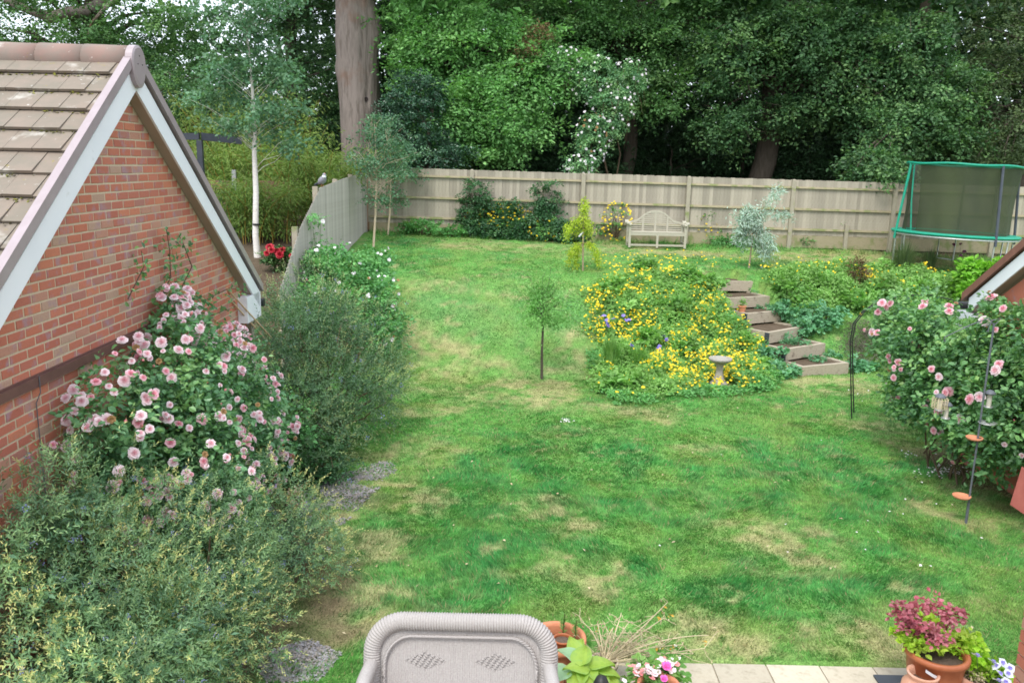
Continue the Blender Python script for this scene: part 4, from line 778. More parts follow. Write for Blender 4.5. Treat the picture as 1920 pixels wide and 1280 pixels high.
for a, c in zip(xs_[:-1], xs_[1:]):
    za, zc = barc(a), barc(c); b.hexa([(a, .2, za-.055), (c, .2, zc-.055), (c, .24, zc-.055), (a, .24, za-.055), (a, .2, za), (c, .2, zc), (c, .24, zc), (a, .24, za)])
b.obj('top_rail', M['teak'], t)
for z in np.arange(.47, .96, .055):
    ok_ = [x for x in xs_ if barc(x)-.05 > z+.012]
    if ok_: b = MB(); b.box((min(ok_), .211, z-.014), (max(ok_), .229, z+.014)); b.obj('slat', M['teak'], t)
for x in (-.34, 0, .34): b = MB(); b.box((x-.025, .203, .42), (x+.025, .235, barc(x)-.05)); b.obj('upright', M['teak'], t)
for i in range(6): b = MB(); y_ = -.28+i*.085; b.box((-.73, y_, .405), (.73, y_+.07, .425)); b.obj('seat_slat', M['teak'], t)
b = MB(); b.box((-.73, -.285, .33), (.73, -.262, .40)); b.box((-.73, .2, .33), (.73, .225, .40)); b.obj('seat_rail', M['teak'], t)
b = MB(); b.box((-.73, -.285, .045), (.73, -.26, .095)); b.obj('front_stretcher', M['teak'], t); b = MB(); b.box((-.03, -.29, .0), (.03, -.262, .33)); b.obj('leg', M['teak'], t)
# ------------------------------------------------------------------ trampoline
TC = np.array([11.5, 22.2, 1.9]); t = thing('trampoline', 'round green trampoline with dark safety net by the back fence', 'trampoline', loc=TC, rot=(0, .028, 0)); PR = 1.5; PZ = .68
k = 40; an = np.arange(k)*2*np.pi/k
b = MB(); V = np.concatenate([[(r*math.cos(a), r*math.sin(a), PZ+z) for a in an] for r, z in ((1.2, .035), (1.5, .03), (1.535, 0), (1.5, -.045), (1.2, .0))]); b.add(V, [[i*k+j, i*k+(j+1) % k, ((i+1) % 5)*k+(j+1) % k, ((i+1) % 5)*k+j] for i in range(5) for j in range(k)]); b.obj('edge_pad', M['green'], t)
b = MB(); b.tube([(1.5*math.cos(a), 1.5*math.sin(a), PZ-.07) for a in np.linspace(0, 2*np.pi, 41)], .022, 6, cap=False); b.obj('frame_ring', M['galv'], t)
b = MB(); V = [(0, 0, PZ-.01)]+[(1.22*math.cos(a), 1.22*math.sin(a), PZ+.005) for a in an]; b.add(V, [[0, 1+j, 1+(j+1) % k] for j in range(k)]); b.obj('jumping_mat', M['black'], t)
PA = [math.radians(q) for q in (-55, 5, 65, 125, 172, 235)]
PA = [math.radians(q) for q in (-80, -5, 60, 120, 178)]
for i, a in enumerate(PA):
    c, s = math.cos(a), math.sin(a); top = np.array([1.36*c, 1.36*s, 2.42]); bot = np.array([1.5*c, 1.5*s, PZ-.07]); a2 = a+.28; c2, s2 = math.cos(a2), math.sin(a2)
    g = lambda x, y: float(terr(TC[0]+x, TC[1]+y))-TC[2]
    b = MB(); b.tube([bot, (1.48*c, 1.48*s, g(1.5*c, 1.5*s)+.02)], .022, 6); b.obj('leg', M['galv'], t)
    b = MB(); b.tube([(1.5*c2, 1.5*s2, PZ-.07), (1.48*c2, 1.48*s2, g(1.5*c2, 1.5*s2)+.02), (1.48*c, 1.48*s, g(1.5*c, 1.5*s)+.02)], .02, 6); b.obj('leg', M['galv'], t)
    b = MB(); b.tube([(1.53*c, 1.53*s, PZ-.2), (1.47*c, 1.47*s, 1.2), top], .034, 8); b.obj('net_pole', M['green'] if i in (4,) else M['foam'], t)
b = MB(); b.tube([(1.36*math.cos(a), 1.36*math.sin(a), 2.42+.012*math.cos(6*(a+.2))) for a in np.linspace(0, 2*np.pi, 49)], .03, 7, cap=False); b.obj('top_ring', M['green'], t)
m, n, bs = newmat('safety_net'); cc_ = mixc(n, noise(n, 1.6, 3, objco(n, (1, 1, .4))), (.016, .024, .018), (.07, .09, .03)); L(n, cc_, bs.inputs['Base Color']); bs.inputs['Roughness'].default_value = .8
tr = n.nodes.new('ShaderNodeBsdfTransparent'); x = n.nodes.new('ShaderNodeMixShader'); x.inputs[0].default_value = .78; L(n, tr.outputs[0], x.inputs[1]); L(n, bs.outputs[0], x.inputs[2]); L(n, x.outputs[0], n.nodes['Material Output'].inputs[0]); M['net'] = m
b = MB(); kk = 120; an = np.arange(kk)*2*np.pi/kk; zs = np.linspace(PZ+.02, 2.4, 14); V = []
for z in zs:
    u = (z-zs[0])/(zs[-1]-zs[0]); r = 1.24+.09*u-.05*math.sin(u*np.pi)+.018*np.sin(an*14+z*2)*(1-u*.6); V.append(np.stack([r*np.cos(an), r*np.sin(an), np.full(kk, z)], 1))
F = [[i*kk+j, i*kk+(j+1) % kk, (i+1)*kk+(j+1) % kk, (i+1)*kk+j] for i in range(13) for j in range(kk) if not (59 <= j <= 64)]
b.add(np.concatenate(V), F, 0, None, True); b.obj('safety_net', M['net'], t)
b = MB(); a = math.radians(180); b.tube([(1.3*math.cos(a), 1.3*math.sin(a), 2.4), (1.27*math.cos(a), 1.27*math.sin(a)-.05, 1.5), (1.22*math.cos(a), 1.22*math.sin(a)-.15, .72)], .018, 6); b.obj('entrance_edge', M['green'], t)
# ------------------------------------------------------------------ sleeper steps
steps = [((1505, 688), (1592, 680), .2), ((1473, 655), (1548, 643.5), .45), ((1441.7, 623.7), (1508, 612), .70), ((1400, 588), (1469, 582), .95), ((1366, 559), (1443.7, 555), 1.2), ((1330, 526), (1414.6, 528), 1.45)]
st = thing('garden_steps', 'six timber sleeper steps climbing the bank between the flower beds', 'steps'); P6 = onZ(*steps[0][0], .2); st.location = (P6[0], P6[1], 0)
for i, (a, c, z) in enumerate(steps):
    A = onZ(*a, z); B = onZ(*c, z); d = (B-A)/np.linalg.norm(B-A); nrm = np.array([-d[1], d[0], 0]); H = .24
    o = np.array([P6[0], P6[1], 0]); th = .09
    def board(p, q, inward, nm='sleeper'):
        b = MB(); u = np.array([0, 0, -H]); jj = R.normal(size=3)*.004; b.hexa([p+u, q+u, q+inward*th+u, p+inward*th+u, p+jj*0, q, q+inward*th, p+inward*th]); b.obj(nm, M['sleeper'], st)
    A -= o; B -= o; board(A, B, nrm); board(A+nrm*(th+.002), A+nrm*.75+[0, 0, 0], d); board(B+nrm*(th+.002)-d*.0, B+nrm*.75, -d)
    b = MB(); b.hexa([A+d*(th+.002)+nrm*(th+.002)+[0, 0, -.2], B-d*(th+.002)+nrm*(th+.002)+[0, 0, -.2], B-d*(th+.002)+nrm*.8+[0, 0, -.2], A+d*(th+.002)+nrm*.8+[0, 0, -.2], A+d*(th+.002)+nrm*(th+.002)+[0, 0, -.03], B-d*(th+.002)+nrm*(th+.002)+[0, 0, -.03], B-d*(th+.002)+nrm*.8+[0, 0, -.03], A+d*(th+.002)+nrm*.8+[0, 0, -.03]]); b.obj('tread', M['litter'], st)
    b = MB(); b.hexa([A+[0, 0, -.235]-d*.006-nrm*.004, A+d*.02-nrm*.004+[0, 0, -.235], A+d*.02+nrm*.02+[0, 0, -.235], A-d*.006+nrm*.10+[0, 0, -.235], A-d*.006-nrm*.004+[0, 0, -.006], A+d*.02-nrm*.004+[0, 0, -.006], A+d*.02+nrm*.02+[0, 0, -.006], A-d*.006+nrm*.10+[0, 0, -.006]]); b.obj('corner_plate', M['slategrey'], st) if i in (0, 1, 2, 3) and i != 0 else None
# small pot on the steps
def pot(name, label, cat, c, r, h, mat, soil=.85, prof=None, rim=.02, parent_loc=True, k=28):
    t = thing(name, label, cat, loc=c); b = MB(); rb = r*.68
    prof = prof or [(.001, 0), (rb, 0), (rb*1.02, .01), (r*.93, h*.80), (r*.94, h*.82), (r*1.0, h*.83), (r*1.02, h*.9), (r, h), (r-rim, h), (r-rim*1.3, h*.9), (r*.86, h*soil*.95)]
    b.lathe(prof, k=k); b.obj('pot', M[mat], t)
    b = MB(); rr = prof[-1][0]*1.01; n_ = 60; b.lathe([(.001, h*soil*.96), (rr*.5, h*soil*.97), (rr, h*soil*.95)], k=20); b.obj('compost', M['soil'], t); return t
c = onZ(1394, 589, .93); c = np.array([c[0]+.02, c[1]+.22, .92]); tp = pot('flower_pot', 'small terracotta pot standing at the left end of a middle garden step', 'flower pot', c, .095, .17, 'terra')
b = MB(); sprays(b, [((0, 0, .24), (.07, .07, .09))], 8, .07, 18, .045); b.obj('plant', M['bedleaf'], tp)
# ------------------------------------------------------------------ bird bath
c = G(1347, 722); t = thing('bird_bath', 'lichened stone bird bath standing among the yellow flowers', 'bird bath', loc=c)
b = MB(); b.lathe([(.001, 0), (.17, 0), (.17, .05), (.13, .08), (.11, .12), (.08, .2), (.065, .30), (.07, .38), (.10, .43), (.12, .45)], k=24); b.obj('pedestal', M['stone'], t)
b = MB(); b.lathe([(.09, .44), (.16, .465), (.215, .505), (.22, .54), (.20, .543), (.13, .515), (.001, .505)], k=28); b.obj('bowl', M['stone'], t)
# ------------------------------------------------------------------ flower beds
BED = [(1085, 556), (1115, 532), (1165, 518), (1240, 512), (1320, 522), (1340, 548), (1385, 575), (1400, 620), (1450, 660), (1480, 700), (1450, 728), (1380, 738), (1290, 742), (1230, 752), (1160, 758), (1105, 735), (1095, 690), (1120, 660), (1085, 625), (1100, 590)]
BED2 = [(1422, 516), (1500, 505), (1600, 505), (1700, 510), (1790, 525), (1830, 580), (1720, 610), (1650, 600), (1600, 596), (1560, 625), (1515, 606), (1478, 578), (1452, 552), (1428, 535)]
BED3 = [(1590, 600), (1660, 598), (1740, 640), (1740, 700), (1640, 695), (1590, 690), (1560, 655)]
def edged(q, poly):
    P = np.array([G(*p)[:2] for p in poly]); d = np.full(len(q), 9.)
    for i in range(len(P)):
        a = P[i-1]; e = P[i]-a; t_ = np.clip(((q-a)@e)/(e@e+1e-9), 0, 1)[:, None]; d = np.minimum(d, np.linalg.norm(q-a-e*t_, axis=1))
    return d
NOGO = [(c[0], c[1]-.15, .34)]
def cover(mb, poly, n, h, leaf, mat=0, wr=.55, lay=3.2, seed=0, upn=.7, zmin=.02):
    q = inside(poly, n); ed = edged(q, poly)
    kp = (R.random(len(q)) < np.clip(.05+ed*2.2*fnoise(q[:, 0], q[:, 1], 3, 99+seed)*2, 0, 1)) & (np.hypot(q[:, 0]-NOGO[0][0], q[:, 1]-NOGO[0][1]) > NOGO[0][2])
    q = q[kp]; ed = ed[kp]; n = len(q); hh = h*np.clip(.25+ed*1.3, 0, 1)*(.15+1.3*fnoise(q[:, 0], q[:, 1], 1.6, 90+seed))*(.35+1.0*vnoise(q[:, 0], q[:, 1], 4, 95+seed)); z = terr(q[:, 0], q[:, 1])
    u = 1-(R.random(n)**1.8)*.85; P = np.stack([q[:, 0], q[:, 1], z+zmin+hh*u], 1); A = rdir(n)*[1, 1, .5]+[0, 0, .15]; N = R.normal(size=(n, 3))*.5+[0, -.25, upn]
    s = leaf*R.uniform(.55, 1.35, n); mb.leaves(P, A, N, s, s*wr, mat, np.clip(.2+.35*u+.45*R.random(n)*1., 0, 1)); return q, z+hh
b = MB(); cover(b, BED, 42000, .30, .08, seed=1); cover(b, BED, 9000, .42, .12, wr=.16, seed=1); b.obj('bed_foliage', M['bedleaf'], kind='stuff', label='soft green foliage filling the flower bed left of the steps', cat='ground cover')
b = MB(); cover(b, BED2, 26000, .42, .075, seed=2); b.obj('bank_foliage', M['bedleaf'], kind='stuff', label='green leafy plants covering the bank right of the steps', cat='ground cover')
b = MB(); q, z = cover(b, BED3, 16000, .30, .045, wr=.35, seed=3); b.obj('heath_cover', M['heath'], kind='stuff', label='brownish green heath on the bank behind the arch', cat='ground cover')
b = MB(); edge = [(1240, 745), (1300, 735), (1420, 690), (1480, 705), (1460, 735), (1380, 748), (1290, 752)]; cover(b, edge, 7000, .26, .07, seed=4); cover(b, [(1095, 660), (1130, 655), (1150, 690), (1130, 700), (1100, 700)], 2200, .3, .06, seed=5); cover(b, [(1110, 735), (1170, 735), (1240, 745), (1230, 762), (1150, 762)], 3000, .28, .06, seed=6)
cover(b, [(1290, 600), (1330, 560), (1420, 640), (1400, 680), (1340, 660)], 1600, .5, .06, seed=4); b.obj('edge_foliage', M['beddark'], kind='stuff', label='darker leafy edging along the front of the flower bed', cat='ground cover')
b = MB()
for (px, py) in ((1150, 560), (1210, 520), (1290, 530), (1180, 600), (1265, 590), (1330, 610), (1390, 660), (1215, 655), (1290, 670), (1360, 700), (1420, 705), (1330, 545), (1160, 735), (1480, 560), (1540, 540), (1650, 560), (1720, 560), (1600, 580)):
    g = G(px, py); sprays(b, [((g[0], g[1], g[2]+.2), (R.uniform(.2, .4), R.uniform(.2, .35), R.uniform(.12, .3)))], 26, .13, 22, .11, tilt=.1, hexs=True, wr=.7)
b.obj('mixed_perennials', M['bedleaf'], kind='stuff', label='broader-leaved darker perennials mixed through the flower beds', cat='ground cover')
# yellow flowers, gathered in drifts
def yflowers(mb, poly, n, dens, h0, size=.024, sd=0):
    q = inside(poly, n*6); f = fnoise(q[:, 0], q[:, 1], 1.3, 110+sd)*.6+fnoise(q[:, 0], q[:, 1], 4.5, 120+sd)*.4; q = q[R.random(len(q)) < np.clip((f-dens)*7, .015, 1)][:n]; m_ = len(q)
    ed = edged(q, poly); hh = h0*np.clip(.3+ed*1.3, 0, 1)*(.15+1.3*fnoise(q[:, 0], q[:, 1], 1.6, 90+sd))*(.35+1.0*vnoise(q[:, 0], q[:, 1], 4, 95+sd))+R.uniform(.0, .12, m_); C = np.stack([q[:, 0], q[:, 1], terr(q[:, 0], q[:, 1])+hh], 1)
    N = unit(R.normal(size=(m_, 3))*.4+[0, -.45, .8]); u, v = frames(N); s = size*R.uniform(.6, 1.5, m_)
    for j in range(5):
        a = j*2*np.pi/5; mb.leaves(C, u*math.cos(a)+v*math.sin(a), N, s, s*.95, 0, None, fold=.1, droop=-.15)
b = MB(); yflowers(b, BED, 1500, .52, .36, .0235, 1)
yflowers(b, [(1200, 640), (1320, 600), (1440, 660), (1430, 720), (1300, 735), (1180, 720)], 1000, .34, .37, .0235, 1); yflowers(b, [(1090, 560), (1150, 520), (1200, 560), (1170, 600), (1110, 590)], 200, .3, .37, .0235, 1); yflowers(b, [(1220, 560), (1340, 555), (1390, 600), (1330, 640), (1250, 620)], 330, .3, .37, .0235, 1)
yflowers(b, BED2, 220, .50, .46, .024, 2); yflowers(b, [(1570, 520), (1650, 520), (1680, 590), (1590, 590)], 110, .4, .46, .024, 2)
b.obj('yellow_flowers', M['yellow'], kind='stuff', label='hundreds of small yellow flowers scattered over both garden beds', cat='flowers')
b = MB()
for (px, py, rx, ry, k) in ((1230, 496, 100, 14, 60), (1160, 504, 45, 14, 30), (1540, 510, 60, 6, 22), (1290, 500, 60, 10, 20)):
    for _ in range(k):
        g = G(px+R.normal()*rx*.7, py+R.normal()*ry*.7); C = np.array([g+[0, 0, .1+.1*R.random()]]); N = unit(np.array([[R.normal()*.3, -.4, .8]])); u, v = frames(N)
        for j in range(5): a = j*2*np.pi/5; b.leaves(C, u*math.cos(a)+v*math.sin(a), N, .028, .026, 0)
b.obj('yellow_flowers', M['yellow'], kind='stuff', label='loose yellow flowers in the grass above the flower bed', cat='flowers')
def flowerobjs(name, label, cat, pts, size, mat, lift, group=None, rings=((1., 5, .2),)):
    bm_ = bloom(mat, rings, 'petals', 50); t = None
    for i, (px, py) in enumerate(pts):
        g = G(px, py)+[0, 0, lift]
        if t is None: t = thing(name, label, cat, loc=(g[0], g[1], g[2]-lift)); t0 = np.array([g[0], g[1], g[2]-lift]); sm = MB()
        o = mk('blossom', bm_, t, loc=g-t0, rot=(random.uniform(.2, .9), random.uniform(-.3, .3), random.random()*6)); o.scale = (size,)*3
        sm.tube([g-t0-[0, 0, lift], g-t0], .004, 4)
    sm.obj('stem', M['stemgreen'], t); return t
flowerobjs('geranium_plant', 'violet-blue flowers in a loose group at the left edge of the yellow bed', 'flowering plant', [(1113, 615), (1138, 614), (1124, 624), (1136, 630), (1167, 622), (1160, 626), (1178, 630), (1172, 631), (1131, 622), (1148, 628)], .045, 'purple', .35)
flowerobjs('iris_plant', 'dark violet iris bloom below the paler violet flowers', 'flowering plant', [(1136, 642), (1138, 647)], .055, 'purple', .40, rings=((1, 4, .9), (.8, 4, -.5)))
flowerobjs('iris_plant', 'violet irises in the yellow flowers left of the bird bath', 'flowering plant', [(1232, 690), (1234, 686), (1182, 684), (1241, 664), (1248, 672)], .05, 'purple', .4, rings=((1, 4, .9), (.8, 4, -.5)))
flowerobjs('allium_plant', 'mauve-pink alliums standing above the bank in front of the trampoline', 'flowering plant', [(1783, 497), (1797, 496), (1803, 512), (1796, 521)], .055, 'allium', .55, rings=((1, 9, .1), (1, 8, .7), (.9, 6, 1.2), (.9, 8, -.5)))
# grassy iris clump, lime and other individual plants
def tuft(name, label, c, n, h, spread, mat, wd=.012, cat='plant'):
    t = thing(name, label, cat, loc=c); b = MB(); a = R.uniform(0, 2*np.pi, n); r = R.random(n)*spread*.35; hh = h*R.uniform(.6, 1.15, n); ln = R.uniform(.05, 1, n)*spread*.8
    P = np.stack([np.cos(a)*r, np.sin(a)*r, 0*a], 1); Q = P+np.stack([np.cos(a)*ln*.45, np.sin(a)*ln*.45, hh*.65], 1); T = P+np.stack([np.cos(a)*ln, np.sin(a)*ln, hh*(1-.25*ln/spread)], 1); s = np.stack([-np.sin(a), np.cos(a), 0*a], 1)*wd/2
    V = np.stack([P-s, P+s, Q+s, Q-s, T], 1).reshape(-1, 3); k = np.arange(n)[:, None]*5; rn = R.random(n); b.add(V, k+[0, 1, 2, 3], 0, rn); b.add(V, k+[3, 2, 4], 0, rn); b.obj('leaves', M[mat], t); return t
tuft('iris_clump', 'upright bright green grassy clump at the left of the yellow bed', G(1145, 702), 420, .75, .30, 'bedleaf', .018)
tuft('grass_clump', 'arching pale green grassy clump right of the upright one', G(1195, 690), 260, .5, .45, 'bedleaf', .014)
tuft('ornamental_grass', 'wispy tall grass tuft in front of the trampoline legs', G(1690, 520), 420, 1.0, .5, 'oliveleaf', .008); tuft('ornamental_grass', 'smaller wispy grass tuft right of the tall one', G(1740, 512), 200, .7, .35, 'oliveleaf', .008)
tuft('strap_leaved_plant', 'strap-leaved green plant at the foot of the back fence', G(770, 437), 90, .45, .4, 'bedleaf', .03)
def bush(name, label, px, py, rx, ry, h, n_cl, r, nl, leaf, mat, cat='plant', group=None, y=None, flowers=None, lift=.5, hexs=False, wr=.6, **kw):
    g = G(px, py) if y is None else np.array([onY(px, py, y)[0], y, float(terr(onY(px, py, y)[0], y))]); t = thing(name, label, cat, group, loc=g)
    b = MB(); cc = sprays(b, [((0, 0, h*lift), (rx, ry, h*.5))], n_cl, r, nl, leaf, hexs=hexs, wr=wr, **kw)
    b.obj('foliage', M[mat], t); s = MB()
    for q in cc[:: max(1, len(cc)//14)]: limb(s, (R.normal()*.03, R.normal()*.03, -.03), q, .012, .004, 4)
    s.obj('stems', M['stem'], t)
    if flowers:
        fm, k, sz = flowers; f = MB(); P, D = ell(k, (0, 0, h*lift), np.array([rx, ry, h*.5])*1.08, .9); P = P[D[:, 1] < .4]; m_ = len(P); N = unit(R.normal(size=(m_, 3))*.4+[0, -.5, .7]); u, v = frames(N)
        for j in range(5): a = j*2*np.pi/5; f.leaves(P, u*math.cos(a)+v*math.sin(a), N, sz, sz*.9, 0)
        f.obj('flowers', M[fm], t, kind='stuff')
    return t
bush('lime_shrub', 'bright lime-green leafy shrub in front of the trampoline', 1855, 530, .75, .6, 1.4, 130, .26, 30, .14, 'lime', 'shrub', y=19.9, hexs=True)
bush('purple_shrub', 'small dark purplish shrub on the bank among yellow flowers', 1605, 540, .3, .3, .75, 40, .14, 30, .05, 'rust', 'shrub')
for px, py, rx, h, lb in ((1512, 628, .32, .36, 'round glaucous leaf mound right of the fourth step'), (1545, 612, .5, .5, 'largest glaucous leaf mound, on the bank beside the steps'), (1475, 590, .35, .3, 'green leaf mound beside the third step from the top'), (1465, 706, .3, .26, 'leaf mound left of the lowest step'), (1615, 692, .27, .24, 'leaf mound right of the lowest step by the arch foot'), (1447, 682, .28, .4, 'upright leaf mound at the left side of the second step'), (1495, 704, .22, .18, 'small leaf mound at the front corner of the lowest step')):
    bush('leaf_mound', lb, px, py, rx, rx*.8, h, int(rx*90), .12, 22, .085, 'mantle', 'plant', 'glaucous leaf mounds round the steps', hexs=True, wr=.9, tilt=.1)
for (a, z, px, py) in ((0, .2, 1540, 684), (1, .45, 1505, 652), (1, .45, 1480, 648), (0, .2, 1570, 676), (3, .95, 1440, 584), (4, 1.2, 1430, 556)):
    g = onZ(px-4, py-6, z); t = thing('step_plant', 'low green plant growing on the %s' % {(1540): 'left part of the lowest step', 1505: 'middle of the second lowest step', 1480: 'left end of the second lowest step', 1570: 'right part of the lowest step', 1440: 'fourth step behind its board', 1430: 'fifth step near the top'}[px], 'plant', 'plants growing on the steps', loc=(g[0], g[1]+.1, z-.03))
    b = MB(); sprays(b, [((0, 0, .06), (.26, .18, .07))], 16, .09, 22, .05, tilt=.1); b.obj('foliage', M['mantle'], t)
# fence-line plants
iv = [(892, 365, 24.0, .5, .5, 'left peak of the dark climber on the back fence'), (915, 412, 23.9, .75, .55, 'lower left mound of the dark climber on the back fence'), (950, 395, 23.95, .35, .45, 'small middle spur of the fence climber'), (990, 412, 23.8, .95, .6, 'wide dark climber mound right of the yellow flowers by the fence'), (1024, 368, 23.95, .5, .62, 'tall right peak of the dark fence climber'), (962, 425, 23.9, 1.0, .34, 'low connecting mass of the fence climber under the two peaks'), (1060, 430, 23.6, .7, .38, 'low dark shrub at the foot of the fence behind the golden weeping tree')]
for px, py, yy, rx, rz, lb in iv:
    c = onY(px, py, yy); gz = float(terr(c[0], yy)); t = thing('climber', lb, 'climber', 'dark climbers against the back fence', loc=(c[0], yy, gz)); b = MB()
    cz = c[2]-gz; cc = sprays(b, [((0, 0, cz), (rx, .24, rz)), ((0, 0, max(.25, cz*.5)), (rx*1.1, .3, max(.3, cz*.55)))], int(150*(rx+.2)), .17, 34, .065, tilt=.6, clip=lambda P: P[:, 1] < 24.2-yy); b.obj('foliage', M['ivy'], t)
    s = MB(); [limb(s, (0, .05, 0), q, .015, .004, 4) for q in cc[::18]]; s.obj('stems', M['stem'], t)
for px, py, rx, h, fm, lb in ((950, 446, .8, .95, 120, 'yellow-flowered bush between the two dark climber peaks'), (1155, 452, .42, 1.1, 60, 'wispy yellow-flowered plant left of the bench'), (1322, 455, .55, 1.0, 62, 'yellow-flowered bush right of the bench'), (1552, 462, .5, 1.0, 52, 'yellow-flowered plant by the fence left of the trampoline'), (895, 440, .4, .7, 14, 'green bush with a few yellow flowers at the left climber'), (1025, 452, .5, .6, 14, 'leafy clump under the right climber peak')):
    bush('flowering_shrub', lb, px, py, rx, .3, h, int(rx*52), .17, 26, .06, 'fine', 'shrub', 'yellow-flowered plants along the back fence', flowers=('yellow', fm*2, .036), tilt=.1)
for px, py, rx, h, lb in ((722, 425, .55, 1.0, 'leafy green shrub in the fence corner'), (795, 440, .75, .42, 'low green mound below the left part of the back fence'), (850, 443, .35, .3, 'low weeds at the fence foot left of the dark climber'), (1115, 447, .5, .45, 'dark green clump behind the golden weeping tree'), (1380, 462, .9, .25, 'low weeds at the fence foot behind the silver tree'), (1500, 462, .55, .3, 'low weeds at the fence post right of the silver tree'), (1630, 462, .3, .35, 'weeds at the fence foot by the trampoline')):
    bush('leafy_plant', lb, px, py, rx, .35, h, int(rx*60+8), .14, 28, .075, 'beddark', 'plant', 'green plants at the fence foot', tilt=.1)
# ------------------------------------------------------------------ young trees
# golden weeping tree
g = G(1093, 508); t = thing('weeping_tree', 'small golden weeping tree with a white tag on its trunk', 'young tree', loc=g); yy = g[1]
def LP(px, py, dy=0): return onY(px, py, yy+dy)-g
b = MB(); P = [(0, 0, -.05), LP(1093, 460), LP(1094, 410), LP(1095, 370)]; b.tube(P, [.022, .02, .015, .006], 7); tw = []
mb = MB()
def strand(p0, p1, n=26, drop=.0, lf=.06, wd=.4, mat=0, jit=.04):
    t_ = R.random(n)[:, None]; Q = np.array(p0)+(np.array(p1)-np.array(p0))*t_; Q[:, 2] += (np.sin(t_*np.pi)*drop)[:, 0]; Q += R.normal(size=(n, 3))*jit; mb.leaves(Q, rdir(n)+[0, 0, -.8], rdir(n)+[0, -.5, .5], lf, lf*wd, mat)
for _ in range(36): a = LP(1095+R.normal()*2, 368+R.random()*60); strand(a, a+[R.normal()*.08, R.normal()*.08, -.25], 22)
for (x0, y0, x1, y1, k) in ((1090, 412, 1066, 425, 8), (1066, 425, 1062, 448, 10), (1098, 412, 1108, 440, 10), (1088, 420, 1075, 440, 8), (1104, 420, 1106, 442, 5)):
    for _ in range(k): a = LP(x0+R.normal()*3, y0+R.normal()*3, R.normal()*.12); c = LP(x1+R.normal()*4, y1+R.normal()*5, R.normal()*.15); strand(a, c, 24, .06)
for (x0, y0, x1, y1, k) in ((1085, 458, 1068, 476, 8), (1082, 460, 1080, 502, 26), (1100, 458, 1115, 468, 10), (1115, 466, 1123, 500, 14), (1072, 470, 1066, 498, 12)):
    for _ in range(k): a = LP(x0+R.normal()*2, y0+R.normal()*2, R.normal()*.1); c = LP(x1+R.normal()*3, y1+R.normal()*4, R.normal()*.15); strand(a, c, 20, .05)
for a, c in (((1093, 405), (1066, 424)), ((1093, 408), (1110, 430)), ((1093, 455), (1072, 470)), ((1093, 455), (1120, 475)), ((1093, 455), (1082, 490))): limb(b, LP(*a), LP(*c), .008, .003, 4, .12)
b.obj('trunk', M['bark_young'], t); mb.obj('crown', M['larch'], t)
b2 = MB(); p = LP(1089, 439, -.04); b2.hexa([p+[-.06, 0, -.05], p+[-.03, 0, -.07], p+[-.03, .004, -.07], p+[-.06, .004, -.05], p+[.03, 0, .06], p+[.06, 0, .04], p+[.06, .004, .04], p+[.03, .004, .06]]); b2.obj('tag', M['white'], t)
# silver-leaved tree
g = G(1404, 503); t = thing('silver_tree', 'young weeping tree with silvery grey leaves in front of the fence', 'young tree', loc=g); yy = g[1]
b = MB(); b.tube([(0, 0, -.05), LP(1408, 470), LP(1412, 440), LP(1415, 412)], [.024, .02, .017, .012], 7); mb = MB()
for pts_ in (((1415, 412), (1440, 378), (1462, 352)), ((1415, 412), (1402, 398), (1390, 420), (1384, 450)), ((1415, 412), (1430, 405), (1450, 398), (1474, 408)), ((1415, 415), (1432, 430), (1438, 460), (1430, 488)), ((1412, 420), (1398, 420), (1393, 440), (1396, 460)), ((1415, 412), (1395, 402), (1372, 406)), ((1415, 420), (1425, 440), (1442, 466), (1452, 470)), ((1415, 412), (1408, 392), (1400, 392)), ((1414, 418), (1422, 450), (1434, 476))):
    dy = R.normal()*.3; Q = [LP(p[0], p[1], dy*i/3) for i, p in enumerate(pts_)]; b.tube(Q, np.linspace(.011, .003, len(Q)), 4, cap=False)
    for a, c in zip(Q[:-1], Q[1:]):
        for _ in range(11): strand(a+R.normal(size=3)*.07, c+R.normal(size=3)*.09, 10, 0, .10, .26, jit=.05)
mb2 = mb; es = [(LP(1400, 425), (.28, .25, .3)), (LP(1432, 455), (.25, .25, .35)), (LP(1460, 358), (.16, .12, .12)), (LP(1470, 402), (.2, .14, .1)), (LP(1392, 445), (.2, .2, .2))]
sprays(mb, es, 80, .15, 18, .10, wr=.26, tilt=.7); b.obj('trunk', M['bark_young'], t); mb.obj('crown', M['silver'], t)
# staked standard on the lawn
g = G(1016, 711); t = thing('young_tree', 'slim young tree with wispy green crown standing alone on the lawn', 'young tree', loc=g); yy = g[1]
b = MB(); b.tube([(0, 0, -.05), LP(1016, 660), LP(1018, 615), LP(1016, 590)], [.028, .024, .022, .016], 8); mb = MB()
es = [(LP(1008, 585), (.28, .26, .26)), (LP(1012, 552), (.32, .32, .3)), (LP(1030, 600), (.35, .28, .18))]; sprays(mb, es, 90, .15, 30, .05, wr=.4, tilt=.5, shell=.2)
for _ in range(54):
    d = rdir(1)[0]; d[2] = abs(d[2])*1.5-.30; a = LP(1015, 575+R.random()*30); e = a+d*R.uniform(.4, 1.1)+[R.normal()*.08, 0, R.normal()*.08]; limb(b, a, e, .004, .0012, 4, .22, 6); strand(a*.5+e*.5, e, 60, .06, .052, .4, jit=.10)
b.obj('trunk', M['bark_young'] if False else M['bark_dark'], t); mb.obj('crown', M['fine'], t)
